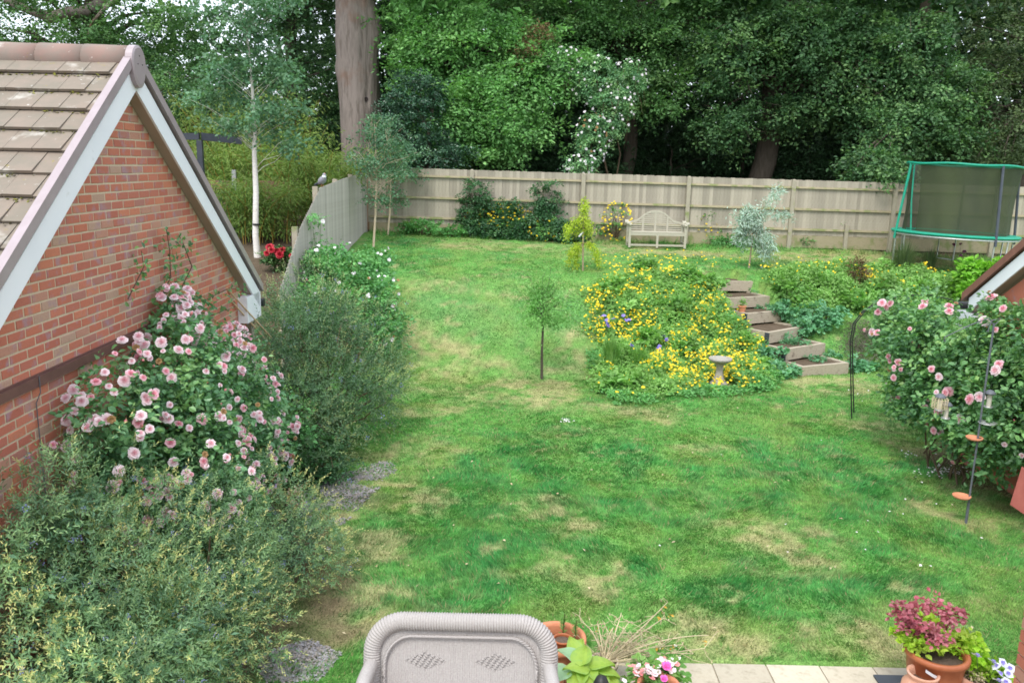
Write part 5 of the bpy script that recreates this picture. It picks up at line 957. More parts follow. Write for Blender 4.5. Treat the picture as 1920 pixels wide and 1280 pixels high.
# the two young birches in the fence corner
for (px, py, lb, sp) in ((700, 464, 'left of the two young birches by the fence corner', -1), (727, 440, 'right of the two young birches by the fence corner', 1)):
    g = G(px, py); t = thing('young_birch', lb, 'birch tree', 'young birches in the fence corner', loc=g); yy = g[1]; b = MB()
    top = LP(px+(2 if sp < 0 else 4), 225 if sp < 0 else 250); b.tube([(0, 0, -.05), LP(px+4, 400), LP(px+6, 320), top], [.032, .028, .02, .006], 8); mb = MB()
    es = [(LP(px+q[0], q[1]), q[2]) for q in ((5, 260, (.55, .5, .55)), (-15, 300, (.7, .5, .35)), (25, 320, (.7, .5, .4)), (10, 370, (.5, .4, .3)), (45, 285, (.45, .4, .4)), (5, 225, (.35, .3, .3)))]
    es = es if sp < 0 else [(c+[.1, 0, 0], r_) for c, r_ in es]
    cc = sprays(mb, es, 120, .22, 26, .066, wr=.75, shell=.3, tilt=.6, flat=.5, up=.5)
    for q in cc[R.permutation(len(cc))[:45]]: limb(b, (0, 0, max(1.3, q[2]-.5)), q, .008, .003, 4)
    b.obj('trunk', M['cane'] if False else surf('pale_trunk', [(.48, .38, .26), (.6, .5, .37)], 12, .8, .2), t); mb.obj('crown', M['birch'], t)
# ------------------------------------------------------------------ roses
def rosebush(name, label, loc, ells, nleaf_cl, blooms, bmesh_, bsize, leafm, stems, clip=None, r=.2, nl=34, leaf=.052, face=None, nb=None, buds=30, bnoise=True, wisps=()):
    t = thing(name, label, 'rose bush', loc=loc); loc = np.array(loc); es = [(np.array(c)-loc, r_) for c, r_ in ells]; b = MB(); cl = (lambda P: clip(P+loc)) if clip else None
    cc = sprays(b, es, nleaf_cl, r, nl, leaf, wr=.68, shell=.6, tilt=.35, flat=.45, hexs=True, clip=cl)
    sprays(b, [(c, np.array(r_)*.72) for c, r_ in es], nleaf_cl//3, r*1.3, nl//2, leaf*1.3, wr=.7, shell=.2, clip=cl)
    s = MB()
    for q in cc[R.permutation(len(cc))[:stems]]: limb(s, (R.normal()*.12, R.normal()*.5, -.02), q, .014, .004, 5, .1, 7)
    for w_ in wisps:
        Q = [np.array(p)-loc for p in w_]; s.tube(Q, np.linspace(.008, .003, len(Q)), 4, cap=False)
        for a, c in zip(Q[:-1], Q[1:]):
            m_ = 16; tt = R.random((m_, 1)); P = a+(c-a)*tt+R.normal(size=(m_, 3))*.05; b.leaves(P, rdir(m_)+[0, 0, -.3], rdir(m_)+[.6, -.5, .6], leaf*R.uniform(.7, 1.1, m_), leaf*.6, 0, None, True)
    s.obj('stems', M['stem'], t); b.obj('foliage', M[leafm], t)
    pts = []; nr = []; k = 0
    while len(pts) < blooms and k < 30000:
        k += 1; e = es[int(R.random()*len(es))]; p, d = ell(1, e[0], np.array(e[1])*1.06, .97); p = p[0]; d = d[0]
        if cl is not None and not cl(p[None])[0]: continue
        v = unit(CAM-(p+loc)); 
        if d@v < .05 or ((p+loc)[2] < 1.0 and (p+loc)[1] < 8 and loc[0] < 0): continue
        if any((((p-c)/np.array(r_)/1.02)**2).sum() < .85 for c, r_ in es): continue
        if bnoise and vnoise(np.array([p[1]*3+loc[1]*3]), np.array([p[2]*3+p[0]*2]), 1, 130)[0] < R.uniform(.1, .62): continue
        if min([np.linalg.norm(p-q) for q in pts[-60:]]+[9]) < bsize*1.1: continue
        for _c in range(int(R.choice([1, 1, 1, 2, 2, 3]))):
            pc = p+(R.normal(size=3)*bsize*.62 if _c else 0)
            if cl is not None and not cl(pc[None])[0]: continue
            pts.append(pc); nr.append(unit(d+v*.7+[0, 0, .2]+R.normal(size=3)*.4))
    roses(t, pts, nr, bmesh_, bsize*.5*R.uniform(.5, 1.2, len(pts)), 'rose_blossom'); _f = R.permutation(len(pts))[:len(pts)//10]; roses(t, [pts[q_]+R.normal(size=3)*.06 for q_ in _f], [nr[q_] for q_ in _f], FADED, R.uniform(.025, .035, len(_f)), 'faded_blossom')
    kk = min(buds, len(cc)); p = [c for c in cc[R.permutation(len(cc))[:kk]]]; roses(t, [q+[.06, -.08, .12] for q in p], [(.3*R.normal(), .3*R.normal(), 1) for q in p], BUD, R.uniform(.016, .026, kk), 'rose_bud')
    return t
wx = lambda P: P[:, 0] > -3.36-.0103*(P[:, 1]-5.5)
W3 = lambda px, py, o=.06: (lambda r: tuple(CAM+r*((-3.42+o)/r[0])))(ray(px, py))
rosebush('rose_bush', 'big rose bush thick with pink double blooms against the brick gable', (-3.1, 8, 0),
    [((-3.16, 6.55, 1.75), (.32, .65, .85)), ((-3.05, 7.5, 1.7), (.48, .8, .95)), ((-3.0, 8.5, 1.35), (.52, .8, .85)), ((-3.3, 8.1, 2.5), (.2, .55, .34)), ((-2.9, 7.2, 1.1), (.55, .8, .8)), ((-3.0, 9.3, 1.0), (.48, .6, .8)), ((-3.15, 6.4, 1.1), (.4, .5, .7)), ((-3.25, 9.4, 1.75), (.22, .7, .45))],
    760, 420, PINK, .086, 'rose', 70, wx, .2, 30, .06, buds=60, wisps=[[W3(300, 560), W3(320, 520), W3(318, 470), W3(312, 430)], [W3(330, 560), W3(360, 500), W3(345, 460), W3(335, 440)], [W3(350, 600), W3(390, 560), W3(430, 540), W3(460, 545)], [W3(340, 600), W3(400, 590), W3(440, 575)], [W3(240, 560), W3(270, 500), W3(265, 470)]])
rosebush('rose_bush', 'white-flowered rose bush in front of the side fence', (-3.3, 16.4, float(terr(-3.3, 16.4))),
    [((-3.6, 16.9, 1.95), (.65, .9, .55)), ((-2.9, 16.5, 1.45), (.7, .8, .5)), ((-2.55, 16.0, .95), (.55, .6, .5)), ((-3.75, 15.9, 1.3), (.45, .6, .6)), ((-2.9, 17.6, 1.95), (.4, .5, .45))], 330, 60, WHITE, .075, 'rosepale', 40, lambda P: P[:, 0] > -4.2, .2, 28, .075, buds=4)
GX_ = 6.45
rosebush('rose_bush', 'large rose bush with round pink blooms behind the bird feeders', (6.1, 11.2, 0),
    [((6.02, 12.5, 1.7), (.42, .8, .7)), ((6.3, 12.8, 1.75), (.7, .7, .65)), ((5.95, 11.6, 1.5), (.5, .8, .8)), ((6.05, 10.8, 1.45), (.5, .8, .85)), ((6.1, 10.0, 1.4), (.45, .8, .85)), ((5.98, 12.0, 1.0), (.4, .6, .4)), ((6.25, 9.9, 2.1), (.3, .9, .6)), ((6.3, 9.0, 1.5), (.3, .9, .9)), ((6.25, 10.8, 2.15), (.25, .5, .35)), ((6.0, 10.3, .85), (.4, .9, .5)), ((5.9, 11.6, .95), (.35, .6, .35))],
    720, 74, DPINK, .12, 'rosemid', 12, lambda P: (P[:, 0] < GX_+.08) | (P[:, 1] > 12.1), .22, 34, .075, buds=24, bnoise=False)
t = thing('climbing_rose', 'thin rose climbing the side fence with a single pale bloom', 'climbing rose', loc=(-4.0, 17.4, float(terr(-4, 17.4)))); b = MB(); lo = np.array(t.location)
sprays(b, [((-.08, 0, 1.5), (.12, .5, .5)), ((-.05, .1, .8), (.15, .5, .5))], 34, .16, 20, .06); b.obj('foliage', M['rosepale'], t); s = MB(); [limb(s, (0, 0, 0), (R.normal()*.05-.08, R.normal()*.3, R.uniform(.8, 1.9)), .01, .003, 4) for _ in range(8)]; s.obj('stems', M['stemgreen'], t); roses(t, [(.08, -.1, 1.75)], [(.7, -.7, .3)], WHITE, [.05])
# ------------------------------------------------------------------ ceanothus shrubs built from leafy shoots
def shoots(mb, fl, ells, n, ln, nl, leaf, clip=None, wr=.3, dens=1, blue=.1, fsz=.03, inner=.25, fm=1):
    w_ = np.array([np.prod(np.array(e[1]))**.67 for e in ells]); w_ /= w_.sum()
    for (c, rr), ww in zip(ells, w_):
        k = int(n*ww); P, D = ell(k, c, rr, .72); zz = (P[:, 2] > .02); P, D = P[zz], D[zz]
        if clip is not None: q = clip(P); P, D = P[q], D[q]
        k = len(P); 
        if k == 0: continue
        dr = unit(D*.8+[0, 0, .35]+R.normal(size=(k, 3))*.45); L_ = ln*R.uniform(.5, 1.3, k)*(1+1.1*(R.random(k) < .07)); P = P+D*((vnoise(P[:, 0]*2.6+P[:, 2]*2, P[:, 1]*2.6, 1, 150)-.5)*.68)[:, None]; u_, v_ = frames(dr); u = np.linspace(.02, 1, nl)[None]*np.ones((k, 1)); a = np.arange(nl)[None]*2.4+R.uniform(0, 6, (k, 1))
        bend = np.stack([0*u, 0*u, -.25*u*u*L_[:, None]*(1-np.abs(dr[:, 2:3]))], -1)
        Q = P[:, None]+dr[:, None]*(u*L_[:, None])[..., None]+bend; rad = u_[:, None]*np.cos(a)[..., None]+v_[:, None]*np.sin(a)[..., None]
        A = rad*(1.1-.6*u)[..., None]+dr[:, None]*(.35+.7*u)[..., None]; N = dr[:, None]*.8-rad*.3+R.normal(size=(k, nl, 3))*.25+[0, 0, .2]; s = leaf*(1.15-.55*u)*R.uniform(.75, 1.2, (k, nl))
        tone = np.clip(R.random((k, 1))*.35-.05+R.random((k, nl))*.15+np.clip(u-.38, 0, 1)*1.4*(fnoise(P[:, 0]*3+P[:, 2]*3, P[:, 1]*3, 1, 160, 2) > .44)[:, None], 0, 1)
        mb.leaves(Q.reshape(-1, 3), A.reshape(-1, 3), N.reshape(-1, 3), s.ravel(), s.ravel()*wr, 0, tone.ravel())
        f = R.random(k) < blue; T = (P+dr*L_[:, None]*.9)[f]; m_ = len(T)
        if m_:
            o = rdir(m_*14)*fsz; Q = np.repeat(T, 14, 0)+o; fl.leaves(Q, rdir(m_*14), rdir(m_*14), fsz*.55, fsz*.5, 0)
def cean(label, loc, ells, n, ln, nl, leaf, mat, clip, blue, inner=260, wr=.3, stems=50, fsz=.03):
    t = thing('ceanothus_shrub', label, 'shrub', loc=loc); lo = np.array(loc); es = [(np.array(c)-lo, r_) for c, r_ in ells]; cl = (lambda P: clip(P+lo)) if clip else None
    b = MB(); fl = MB(); shoots(b, fl, es, n, ln, nl, leaf, cl, wr, blue=blue, fsz=fsz)
    if inner: sprays(b, [(c, np.array(r_)*.7) for c, r_ in es], inner, .2, 34, leaf*1.3, wr=.4, shell=.3, clip=cl, rndb=-.5)  # inner leaves toned darkest, painting the shrub's interior shade into their colour
    b.obj('foliage', M[mat], t); fl.obj('blue_flowers', M['blue'], t, kind='stuff'); s = MB()
    for _ in range(stems):
        e = es[int(R.random()*len(es))]; p, d = ell(1, e[0], np.array(e[1])*1.0, .9)
        if cl is not None and not cl(p)[0]: continue
        limb(s, (R.normal()*.15, R.normal()*.3, -.02), p[0], .02, .004, 5, .06, 7)
    s.obj('stems', M['stem'], t); return t
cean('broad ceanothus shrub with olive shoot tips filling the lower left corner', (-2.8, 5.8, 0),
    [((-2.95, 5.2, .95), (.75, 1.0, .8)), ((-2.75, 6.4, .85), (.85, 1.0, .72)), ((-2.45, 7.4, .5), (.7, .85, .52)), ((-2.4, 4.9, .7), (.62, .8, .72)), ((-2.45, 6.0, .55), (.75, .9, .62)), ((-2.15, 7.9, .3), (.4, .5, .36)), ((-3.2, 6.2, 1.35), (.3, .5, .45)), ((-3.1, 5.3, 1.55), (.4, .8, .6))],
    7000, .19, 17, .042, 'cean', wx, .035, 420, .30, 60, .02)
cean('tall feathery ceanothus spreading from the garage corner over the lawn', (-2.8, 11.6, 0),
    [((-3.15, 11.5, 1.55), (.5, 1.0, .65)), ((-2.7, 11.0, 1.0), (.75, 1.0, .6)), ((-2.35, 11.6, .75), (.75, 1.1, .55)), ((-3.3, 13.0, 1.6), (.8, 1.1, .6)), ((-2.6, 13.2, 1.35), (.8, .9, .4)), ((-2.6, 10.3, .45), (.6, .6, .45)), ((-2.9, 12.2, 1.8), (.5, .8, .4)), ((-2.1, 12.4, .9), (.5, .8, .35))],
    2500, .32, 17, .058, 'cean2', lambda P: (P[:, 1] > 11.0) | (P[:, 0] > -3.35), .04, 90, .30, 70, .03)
bush('light_rose', 'pale green rose shoots between the pink rose and the ceanothus', 560, 905, .4, .4, .9, 46, .16, 24, .06, 'rosepale', 'shrub', hexs=True, lift=.7)
bush('dead_plant', 'withered tan plant at the foot of the pink rose bush', 528, 975, .2, .2, .5, 14, .12, 20, .055, 'straw', 'plant', hexs=True)
bush('low_shrub', 'dark bluish low shrub at the foot of the feathery ceanothus', 600, 900, .5, .45, .55, 70, .16, 30, .05, 'ivy', 'shrub')
# ------------------------------------------------------------------ arch and bird feeder pole
g = G(1597, 785); t = thing('rose_arch', 'thin black metal garden arch beside the pink rose bush', 'arch', loc=g); yy = g[1]
for dy, sh in ((0, 0), (.32, 4)):
    P = [LP(1597+sh, 785-sh*2.2, dy), LP(1595+sh, 700, dy), LP(1594+sh, 640, dy), LP(1600+sh, 606, dy), LP(1618+sh, 583, dy), LP(1645+sh, 566, dy), LP(1690+sh, 555, dy), LP(1740, 552, dy), LP(1785, 562, dy), LP(1815, 590, dy)]; P.append(np.array([P[-1][0]+.05, P[-1][1], 0]))
    b = MB(); b.tube(P, .011, 6); b.obj('hoop', M['black'], t); P0_ = P if dy == 0 else P0_
for (a, c) in ((640, 0), (606, 0), (583, 0)):
    pass
for i in (2, 3, 4, 5, 6): b = MB(); q = P0_[i]; e = P[i]; b.tube([q, e], .006, 5); b.obj('rung', M['black'], t)
g = onZ(1811, 980, 0); yy = g[1]; t = thing('bird_feeder_pole', 'slim dark metal bird feeding pole standing on the lawn', 'feeder pole', loc=g)
b = MB(); top = LP(1813, 605); b.tube([(0, 0, -.05), (0, 0, .25)], .017, 8); b.tube([(0, 0, .25), (.0, 0, 1.1), (0, 0, top[2])], .012, 8); b.obj('pole', M['greymetal'], t)
for sx, e in ((-1, (1770, 640)), (1, (1853, 622))):
    E_ = LP(*e); T_ = np.array([0, 0, top[2]-.03]); b = MB(); b.tube([T_, T_+[sx*.07, 0, .09], T_*.5+E_*.5+[0, 0, .10], E_+[0, 0, .05], E_, E_+[-sx*.02, 0, .01]], .006, 6); b.obj('hook', M['greymetal'], t)
def feeder(label, px, py, py2, tube_mat, roof=True, cage=False):
    a = LP(px, py)+g; c = LP(px, py2)+g; h = a[2]-c[2]; t = thing('bird_feeder', label, 'bird feeder', 'feeders hanging from the pole', loc=(a[0], yy-.0, a[2])); b = MB(); r = .027
    b.tube([(0, 0, -.02), (0, 0, -h)], r, 12); b.obj('seed_tube', M[tube_mat], t); b = MB(); b.lathe([(.001, -h-.012), (.048, -h-.01), (.05, -h+.004), (.034, -h+.004)], k=16); b.obj('tray', M['galv'], t)
    b = MB(); b.lathe([(.004, .03), (.03, .022), (.058, -.004), (.064, -.018), (.058, -.018), (.0, -.005)], k=18); b.obj('lid', M['greymetal'], t); b = MB(); b.tube([(0, 0, .05), (0, 0, .12)], .003, 5); b.obj('hanger', M['black'], t)
    if cage:
        b = MB()
        for i in range(14): q = i*2*np.pi/14; b.tube([(.02*math.cos(q), .02*math.sin(q), .01), (.085*math.cos(q), .085*math.sin(q), -.03), (.085*math.cos(q), .085*math.sin(q), -h*.85)], .0025, 4, cap=False)
        for z in np.linspace(-.04, -h*.85, 7): b.tube([(.085*math.cos(q), .085*math.sin(q), z) for q in np.linspace(0, 6.283, 17)], .0025, 4, cap=False)
        b.obj('cage', M['green'] if False else M['straw'], t)
m, n, bs = newmat('seed_tube'); L(n, ramp(n, noise(n, 120, 3), [(.4, .36, .28), (.62, .6, .52)]), bs.inputs['Base Color']); bs.inputs['Roughness'].default_value = .25; M['seed'] = m
feeder('tube seed feeder with a grey lid hanging right of the pole', 1857, 735, 762, 'seed'); feeder('tube seed feeder left of the pole, lower, with dark lid', 1776, 757, 783, 'seed'); feeder('caged feeder hanging furthest left of the pole', 1764, 742, 768, 'seed', cage=True)
b = MB(); c = LP(1828, 792); b.tube([(0, 0, c[2]-.01), (.05, 0, c[2]-.01)], .006, 5)
tt = thing('mesh_tray', 'round wire mesh seed tray fixed to the pole', 'bird feeder', loc=(g[0]+.09, yy, c[2])); k2 = MB()
for r_ in (.03, .055, .08, .1): k2.tube([(r_*math.cos(q), r_*math.sin(q), 0) for q in np.linspace(0, 6.283, 21)], .003 if r_ < .1 else .006, 4, cap=False)
for i in range(10): q = i*np.pi/10; k2.tube([(-.1*math.cos(q), -.1*math.sin(q), 0), (.1*math.cos(q), .1*math.sin(q), 0)], .0022, 4)
k2.obj('mesh', M['galv'], tt)
for px, py, r_, lb in ((1827, 821, .095, 'terracotta-coloured feeding dish halfway up the pole'), (1803, 930, .105, 'terracotta-coloured water dish low on the pole')):
    c = LP(px, py)+g; d_ = thing('dish', lb, 'dish', 'dishes clipped to the feeder pole', loc=(c[0], yy-.0, c[2])); k2 = MB(); k2.lathe([(.001, -.018), (r_*.85, -.015), (r_, .012), (r_*.93, .012), (r_*.8, -.004), (.001, -.006)], k=24); k2.obj('bowl', M['terra'], d_)
    k2 = MB(); k2.tube([(r_ if c[0] < g[0] else -r_, 0, 0), (g[0]-c[0], 0, 0)], .007, 5) if abs(abs(g[0]-c[0])-r_) > .012 else k2.tube([(0, 0, -.02), (g[0]-c[0], 0, -.02)], .007, 5); k2.obj('bracket', M['black'], d_)
# ------------------------------------------------------------------ small gabled roof on the right, and the house wing at the right edge
GX_ = 6.45
t = thing('second_garage', 'brown-edged roof corner with white bargeboard rising behind the right rose bush', 'garage', loc=(GX_, 11.9, 0)); EZ = onY(1815, 560, 11.9)[2]-.24; S2 = .69
def sb(x0, x1, z0, z1, da, db, mat, nm, par=None):     # bars along the verge, da..db measured towards the camera
    b = MB(); f_ = lambda d: EZ+d*S2; b.hexa([(x0, -da, f_(da)+z0), (x1, -da, f_(da)+z0), (x1, -db, f_(db)+z0), (x0, -db, f_(db)+z0), (x0, -da, f_(da)+z1), (x1, -da, f_(da)+z1), (x1, -db, f_(db)+z1), (x0, -db, f_(db)+z1)]); b.obj(nm, mat, t)
sb(-.01, .012, -.02, .185, .12, 3.5, M['white'], 'bargeboard'); sb(.012, .12, -.02, .0, .1, 3.5, M['soffit'], 'soffit'); sb(.0, .03, .188, .215, .05, 3.5, M['vergedark'], 'verge_gap'); sb(-.05, .03, .218, .335, -.02, 3.55, surf('red_brown_verge', [(.20, .09, .065), (.26, .12, .09)], 8, .6, .1), 'verge_cap')
sb(.03, 4.5, .215, .30, -.02, 3.5, M['ridge'], 'roof'); b = MB(); b.box((-.01, -.36, EZ-.16), (.12, .16, EZ+.06)); b.obj('box_end', M['white'], t); b = MB(); b.tube([(-.05, .17, EZ+.12), (4.5, .17, EZ+.12)], .055, 8); b.obj('gutter', M['black'], t)
b = MB(); b.box((.12, -6.7, 0), (.3, -.15, EZ-.02)); b.hexa([(.12, -3.5, EZ-.01), (.3, -3.5, EZ-.01), (.3, -.2, EZ-.01), (.12, -.2, EZ-.01), (.12, -3.5, EZ+3.3*S2-.02), (.3, -3.5, EZ+3.3*S2-.02), (.3, -.2, EZ+.08), (.12, -.2, EZ+.08)]); b.obj('wall', M['brickfar'], t); b = MB(); b.box((.3, -.32, 0), (4.5, -.15, EZ)); b.obj('side_wall', M['brickfar'], t)
hw = thing('house_wing', 'brick wall with red hanging tiles cut off by the right edge of the picture', 'house', loc=(2.62, 0, 0))
c = onY(1915, 1150, 4.35); WX = c[0]+.01; hw.location = (WX, 4.35, 0)
cT = onY(1893, 945, 3.75); ZT = cT[2]; b = MB(); b.box((.012, -4.2, 0), (.5, -.012, ZT-.02)); wl = b.obj('wall', M['mortar'], hw); rest = MB()
for k in range(int((ZT-.03)/.075)):
    for i in range(16):
        y_ = -.005-(.1125 if k % 2 else 0)-i*.225
        if 5 < k < 20 and i < 4: o = mk('brick', brickmesh(.2070, random.randrange(6)), wl); o.rotation_euler = (0, 0, math.pi); o.location = (random.uniform(-.001, .001), y_, .01+k*.075)
        else: rest.box((-.001, y_-.207, .01+k*.075), (.03, y_, .07+k*.075), rnd=random.random())
    if k % 2: rest.box((-.001, -.107, .01+k*.075), (.03, -.005, .07+k*.075), rnd=random.random())
rest.obj('brickwork', M['brickfar'], wl, kind='stuff')
b = MB(); b.box((.235, -4.2, ZT-.018), (.7, -.65, ZT+3.2)); b.box((.02, -4.2, ZT-.018), (.234, -.65, ZT+.01)); tw_ = b.obj('upper_wall', M['vergedark'], hw)
def tpts(): return [(-.03, 0, 0), (-.012, 0, 0), (-.012, .162, 0), (-.03, .162, 0), (-.002, 0, .19), (.0, 0, .19), (.0, .162, .19), (-.002, .162, .19)]
b = MB(); b.hexa(tpts()); tmm = b.mesh('hanging_tile', M['redtile']); rest = MB()
for r_ in range(26):
    for i in range(21):
        p = (cT[0]-WX+.03+min(r_, 5)*.04, 3.75-4.35-.165*(i+1.0)-(.0825 if r_ % 2 else 0), ZT+r_*.115)
        if r_ < 6 and i < 5: o = mk('hanging_tile', tmm, tw_); o.location = p
        else: rest.hexa([(p[0]+a, p[1]+c_, p[2]+d) for a, c_, d in tpts()])
rest.obj('hanging_tiles', M['redtile'], tw_, kind='stuff')
# ------------------------------------------------------------------ patio
pt = mk('patio', None, kind='structure'); b = MB(); b.box((-.955, 2.0, -.07), (2.6, 6.385, .002)); b.box((2.602, 4.4, -.07), (6, 6.385, .002)); b.obj('mortar_bed', surf('paving_joint', [(.26, .22, .16), (.36, .31, .23)], 30, .95, .5), pt)
def slabm(wd, i):
    r = np.random.default_rng(i); b = MB(); d = .60; w2 = wd-.012; e = .006; z = r.uniform(-.001, .001)
    b.hexa([(0, 0, -.04), (w2, 0, -.04), (w2, d-.012, -.04), (0, d-.012, -.04), (0, 0, 0), (w2, 0, 0), (w2, d-.012, 0), (0, d-.012, 0)]); return b.mesh('paving_slab', M['slab'])
sm = [slabm(.45, i) for i in range(3)]
for r_ in range(4):
    for i in range(11):
        x_ = -.95+i*.45+(.225 if r_ % 2 else 0)
        if x_ > 2.1 and r_ > 1 or x_ > 3.6: continue
        o = mk('paving_slab', random.choice(sm), pt); o.location = (x_, 6.40-.60*(r_+1), .012+random.uniform(-.002, .002)); o.rotation_euler = (0, 0, random.uniform(-.002, .002))
b = MB(); c = onZ(1700, 1275, .02); b.box((c[0]-.25, c[1]-.5, .016), (c[0]+.5, c[1]+.06, .03)); b.obj('slate_square', M['slategrey'], label='dark slate slab under the terracotta pots', cat='slab')
# wicker sofa
SY = 5.25; SZ = .95; sxl = onY(683, 1280, SY-.02)[0]; sxr = onY(1042, 1280, SY-.02)[0]; SW = (sxr-sxl)/2-.05; scx = (sxl+sxr)/2; topz = onY(850, 1178, SY)[2]; SZ = topz
t = thing('wicker_sofa', 'taupe wicker two-seat garden sofa with diamond motifs in its back', 'garden sofa', loc=(scx, SY, .012)); SZ -= .012
def rr(u):   # rounded outline of the back, u in 0..1 from left foot over the top to the right foot
    hw_ = SW; rad_ = .22; s1_ = SZ-.35-rad_; per = [s1_, rad_*np.pi/2, 2*(hw_-rad_), rad_*np.pi/2, s1_]; tot = sum(per); d = u*tot
    if d < per[0]: return (-hw_, .35+d)
    d -= per[0]
    if d < per[1]: a = d/rad_; return (-hw_+rad_-rad_*math.cos(a), SZ-rad_+rad_*math.sin(a))
    d -= per[1]
    if d < per[2]: return (-hw_+rad_+d, SZ)
    d -= per[2]
    if d < per[3]: a = d/rad_; return (hw_-rad_+rad_*math.sin(a), SZ-rad_+rad_*math.cos(a))
    d -= per[3]; return (hw_, SZ-rad_-d)
lean = lambda z: (z-.4)*.16
P = [rr(u) for u in np.linspace(0, 1, 620)]; P = [(x, lean(z), z) for x, z in P]; i_ = np.arange(620)
b = MB(); b.tube(P, .062+.0045*np.sin(i_*2*np.pi/5.2), 14); b.obj('rim', M['wicker'], t)
ins = [(x*(1-.085/SW), z-.085 if z > SZ-.3 else z) for x, z in [rr(u) for u in np.linspace(0, 1, 300)]]
b = MB()
for ph in (0, np.pi): b.tube([(x+.006*math.cos(i*.9+ph), lean(z)-.035+.006*math.sin(i*.9+ph), z+.005*math.cos(i*.9+ph)) for i, (x, z) in enumerate(ins)], .008, 5)
b.obj('braid', M['wicker'], t)
nx_, nz_ = 420, 170; gx = np.linspace(-SW+.02, SW-.02, nx_); gz = np.linspace(.36, SZ-.02, nz_); GX, GZ = np.meshgrid(gx, gz)
D = .0026*np.abs(np.sin(GX*np.pi/.0165))*1.0+.0012*np.sin(GZ*np.pi*2/.009+np.floor(GX/.0165)*np.pi)
for cx_ in (-.245, .245):
    cz_ = SZ-.27; u = (GX-cx_)/.021; v = (GZ-cz_)/.0145; dm = np.abs(GX-cx_)/.145+np.abs(GZ-cz_)/.062 < 1; D = np.where(dm, np.where((np.floor(u+v*.5)+np.floor(v)) % 2 == 0, -.008, .004), D)
V = np.stack([GX, lean(GZ)-.012-D, GZ], -1).reshape(-1, 3); ii = (np.arange(nz_-1)[:, None]*nx_+np.arange(nx_-1)[None]).ravel(); b = MB(); b.add(V, np.stack([ii, ii+1, ii+nx_+1, ii+nx_], 1), 0, None, False); b.obj('woven_back', M['wicker'], t)
for sx in (-1, 1):
    b = MB(); b.tube([(sx*SW, .03, .66), (sx*(SW+.02), -.2, .66), (sx*(SW+.02), -.52, .64), (sx*(SW+.02), -.6, .5), (sx*SW, -.6, .05)], .05, 10); b.obj('arm', M['wicker'], t)
    b = MB(); b.box((sx*SW-.02, -.56, .1), (sx*SW+.02, .0, .62)); b.obj('side_panel', M['wicker'], t)
    for yy_ in (-.58, -.0): b = MB(); b.tube([(sx*(SW-.03), yy_, 0), (sx*(SW-.03), yy_, .4)], .03, 8); b.obj('leg', M['wicker'], t)
b = MB(); b.box((-SW+.03, -.58, .28), (SW-.03, -.02, .40)); b.obj('seat', M['wicker'], t)
# pots
def PL(px, py, z): return onZ(px, py, z)
c = PL(1045, 1192, .34); t = pot('plant_pot', 'wide terracotta bowl pot behind the wicker sofa, nearly empty', 'plant pot', (c[0], c[1], .012), .235, .33, 'terra', .72, rim=.03)
c0 = (c[0]+.04, c[1]-.06, .26); tp = pot('flower_pot', 'small terracotta pot sunk inside the wide terracotta bowl', 'flower pot', c0, .08, .10, 'terradark', .8, rim=.01)
for dx, dy, h, lb in ((.05, .09, .25, 'left'), (.14, .0, .25, 'right')):
    t2 = thing('lily_shoot', 'leafy upright green shoot on the %s of the wide terracotta bowl' % lb, 'plant', 'shoots in the terracotta bowl', loc=(c[0]+dx, c[1]+dy, .24)); b = MB(); b.tube([(0, 0, 0), (.01, 0, h)], .006, 5); b.obj('stem', M['stemgreen'], t2)
    n_ = 60; u = R.random(n_); a = R.uniform(0, 6.28, n_); b = MB(); b.leaves(np.stack([0*u, 0*u, u*h], 1), np.stack([np.cos(a), np.sin(a), .7+0*a], 1), rdir(n_)*.3+[0, 0, 1], .05, .011); b.obj('leaves', M['bedleaf'], t2)
c = PL(1133, 1238, .24); t = pot('plant_pot', 'small buff pot holding a straggly dried-out plant', 'plant pot', (c[0], c[1], .012), .115, .235, 'stonepot', .86, rim=.014); gp = np.array([c[0], c[1], .22])
t2 = thing('dry_plant', 'straggly pale dried-out plant sprawling from the small buff pot over the lawn', 'plant', loc=gp); b = MB(); mb = MB(); fl = MB()
for (px, py, z) in ((1252, 1128, .55), (1245, 1158, .45), (1328, 1190, .35), (1320, 1215, .2), (1165, 1148, .5), (1120, 1170, .42), (1090, 1165, .4), (1200, 1190, .35), (1225, 1192, .3), (1280, 1208, .2), (1255, 1235, .1), (1150, 1175, .4), (1180, 1165, .45), (1225, 1225, .15), (1300, 1225, .15)):
    e = PL(px, py, z)-gp; mid = e*.45+[0, 0, .10]+R.normal(size=3)*.03; tt_ = np.linspace(0, 1, 9)[:, None]; Q = 2*(1-tt_)*tt_*mid+tt_**2*e; b.tube(Q, np.linspace(.0075, .003, 9), 5, cap=False)
    for _ in range(7):
        s = Q[R.integers(2, 9)]; e2 = s+R.normal(size=3)*[.09, .09, .06]; b.tube([s, (s+e2)/2+R.normal(size=3)*.01, e2], [.003, .0025, .002], 4, cap=False); n_ = 4; P = s+(e2-s)*R.random((n_, 1)); mb.leaves(P, rdir(n_), rdir(n_), .02, .011)
for _ in range(75): a = R.uniform(0, 6.28); r_ = R.uniform(.02, .32); e = np.array([math.cos(a)*r_*1.2+.12, math.sin(a)*r_+.05, R.uniform(.02, .16)]); s = e*.3; b.tube([s, e], [.003, .002], 4, cap=False); mb.leaves(e[None]+R.normal(size=(4, 3))*.02, rdir(4), rdir(4), .022, .012)
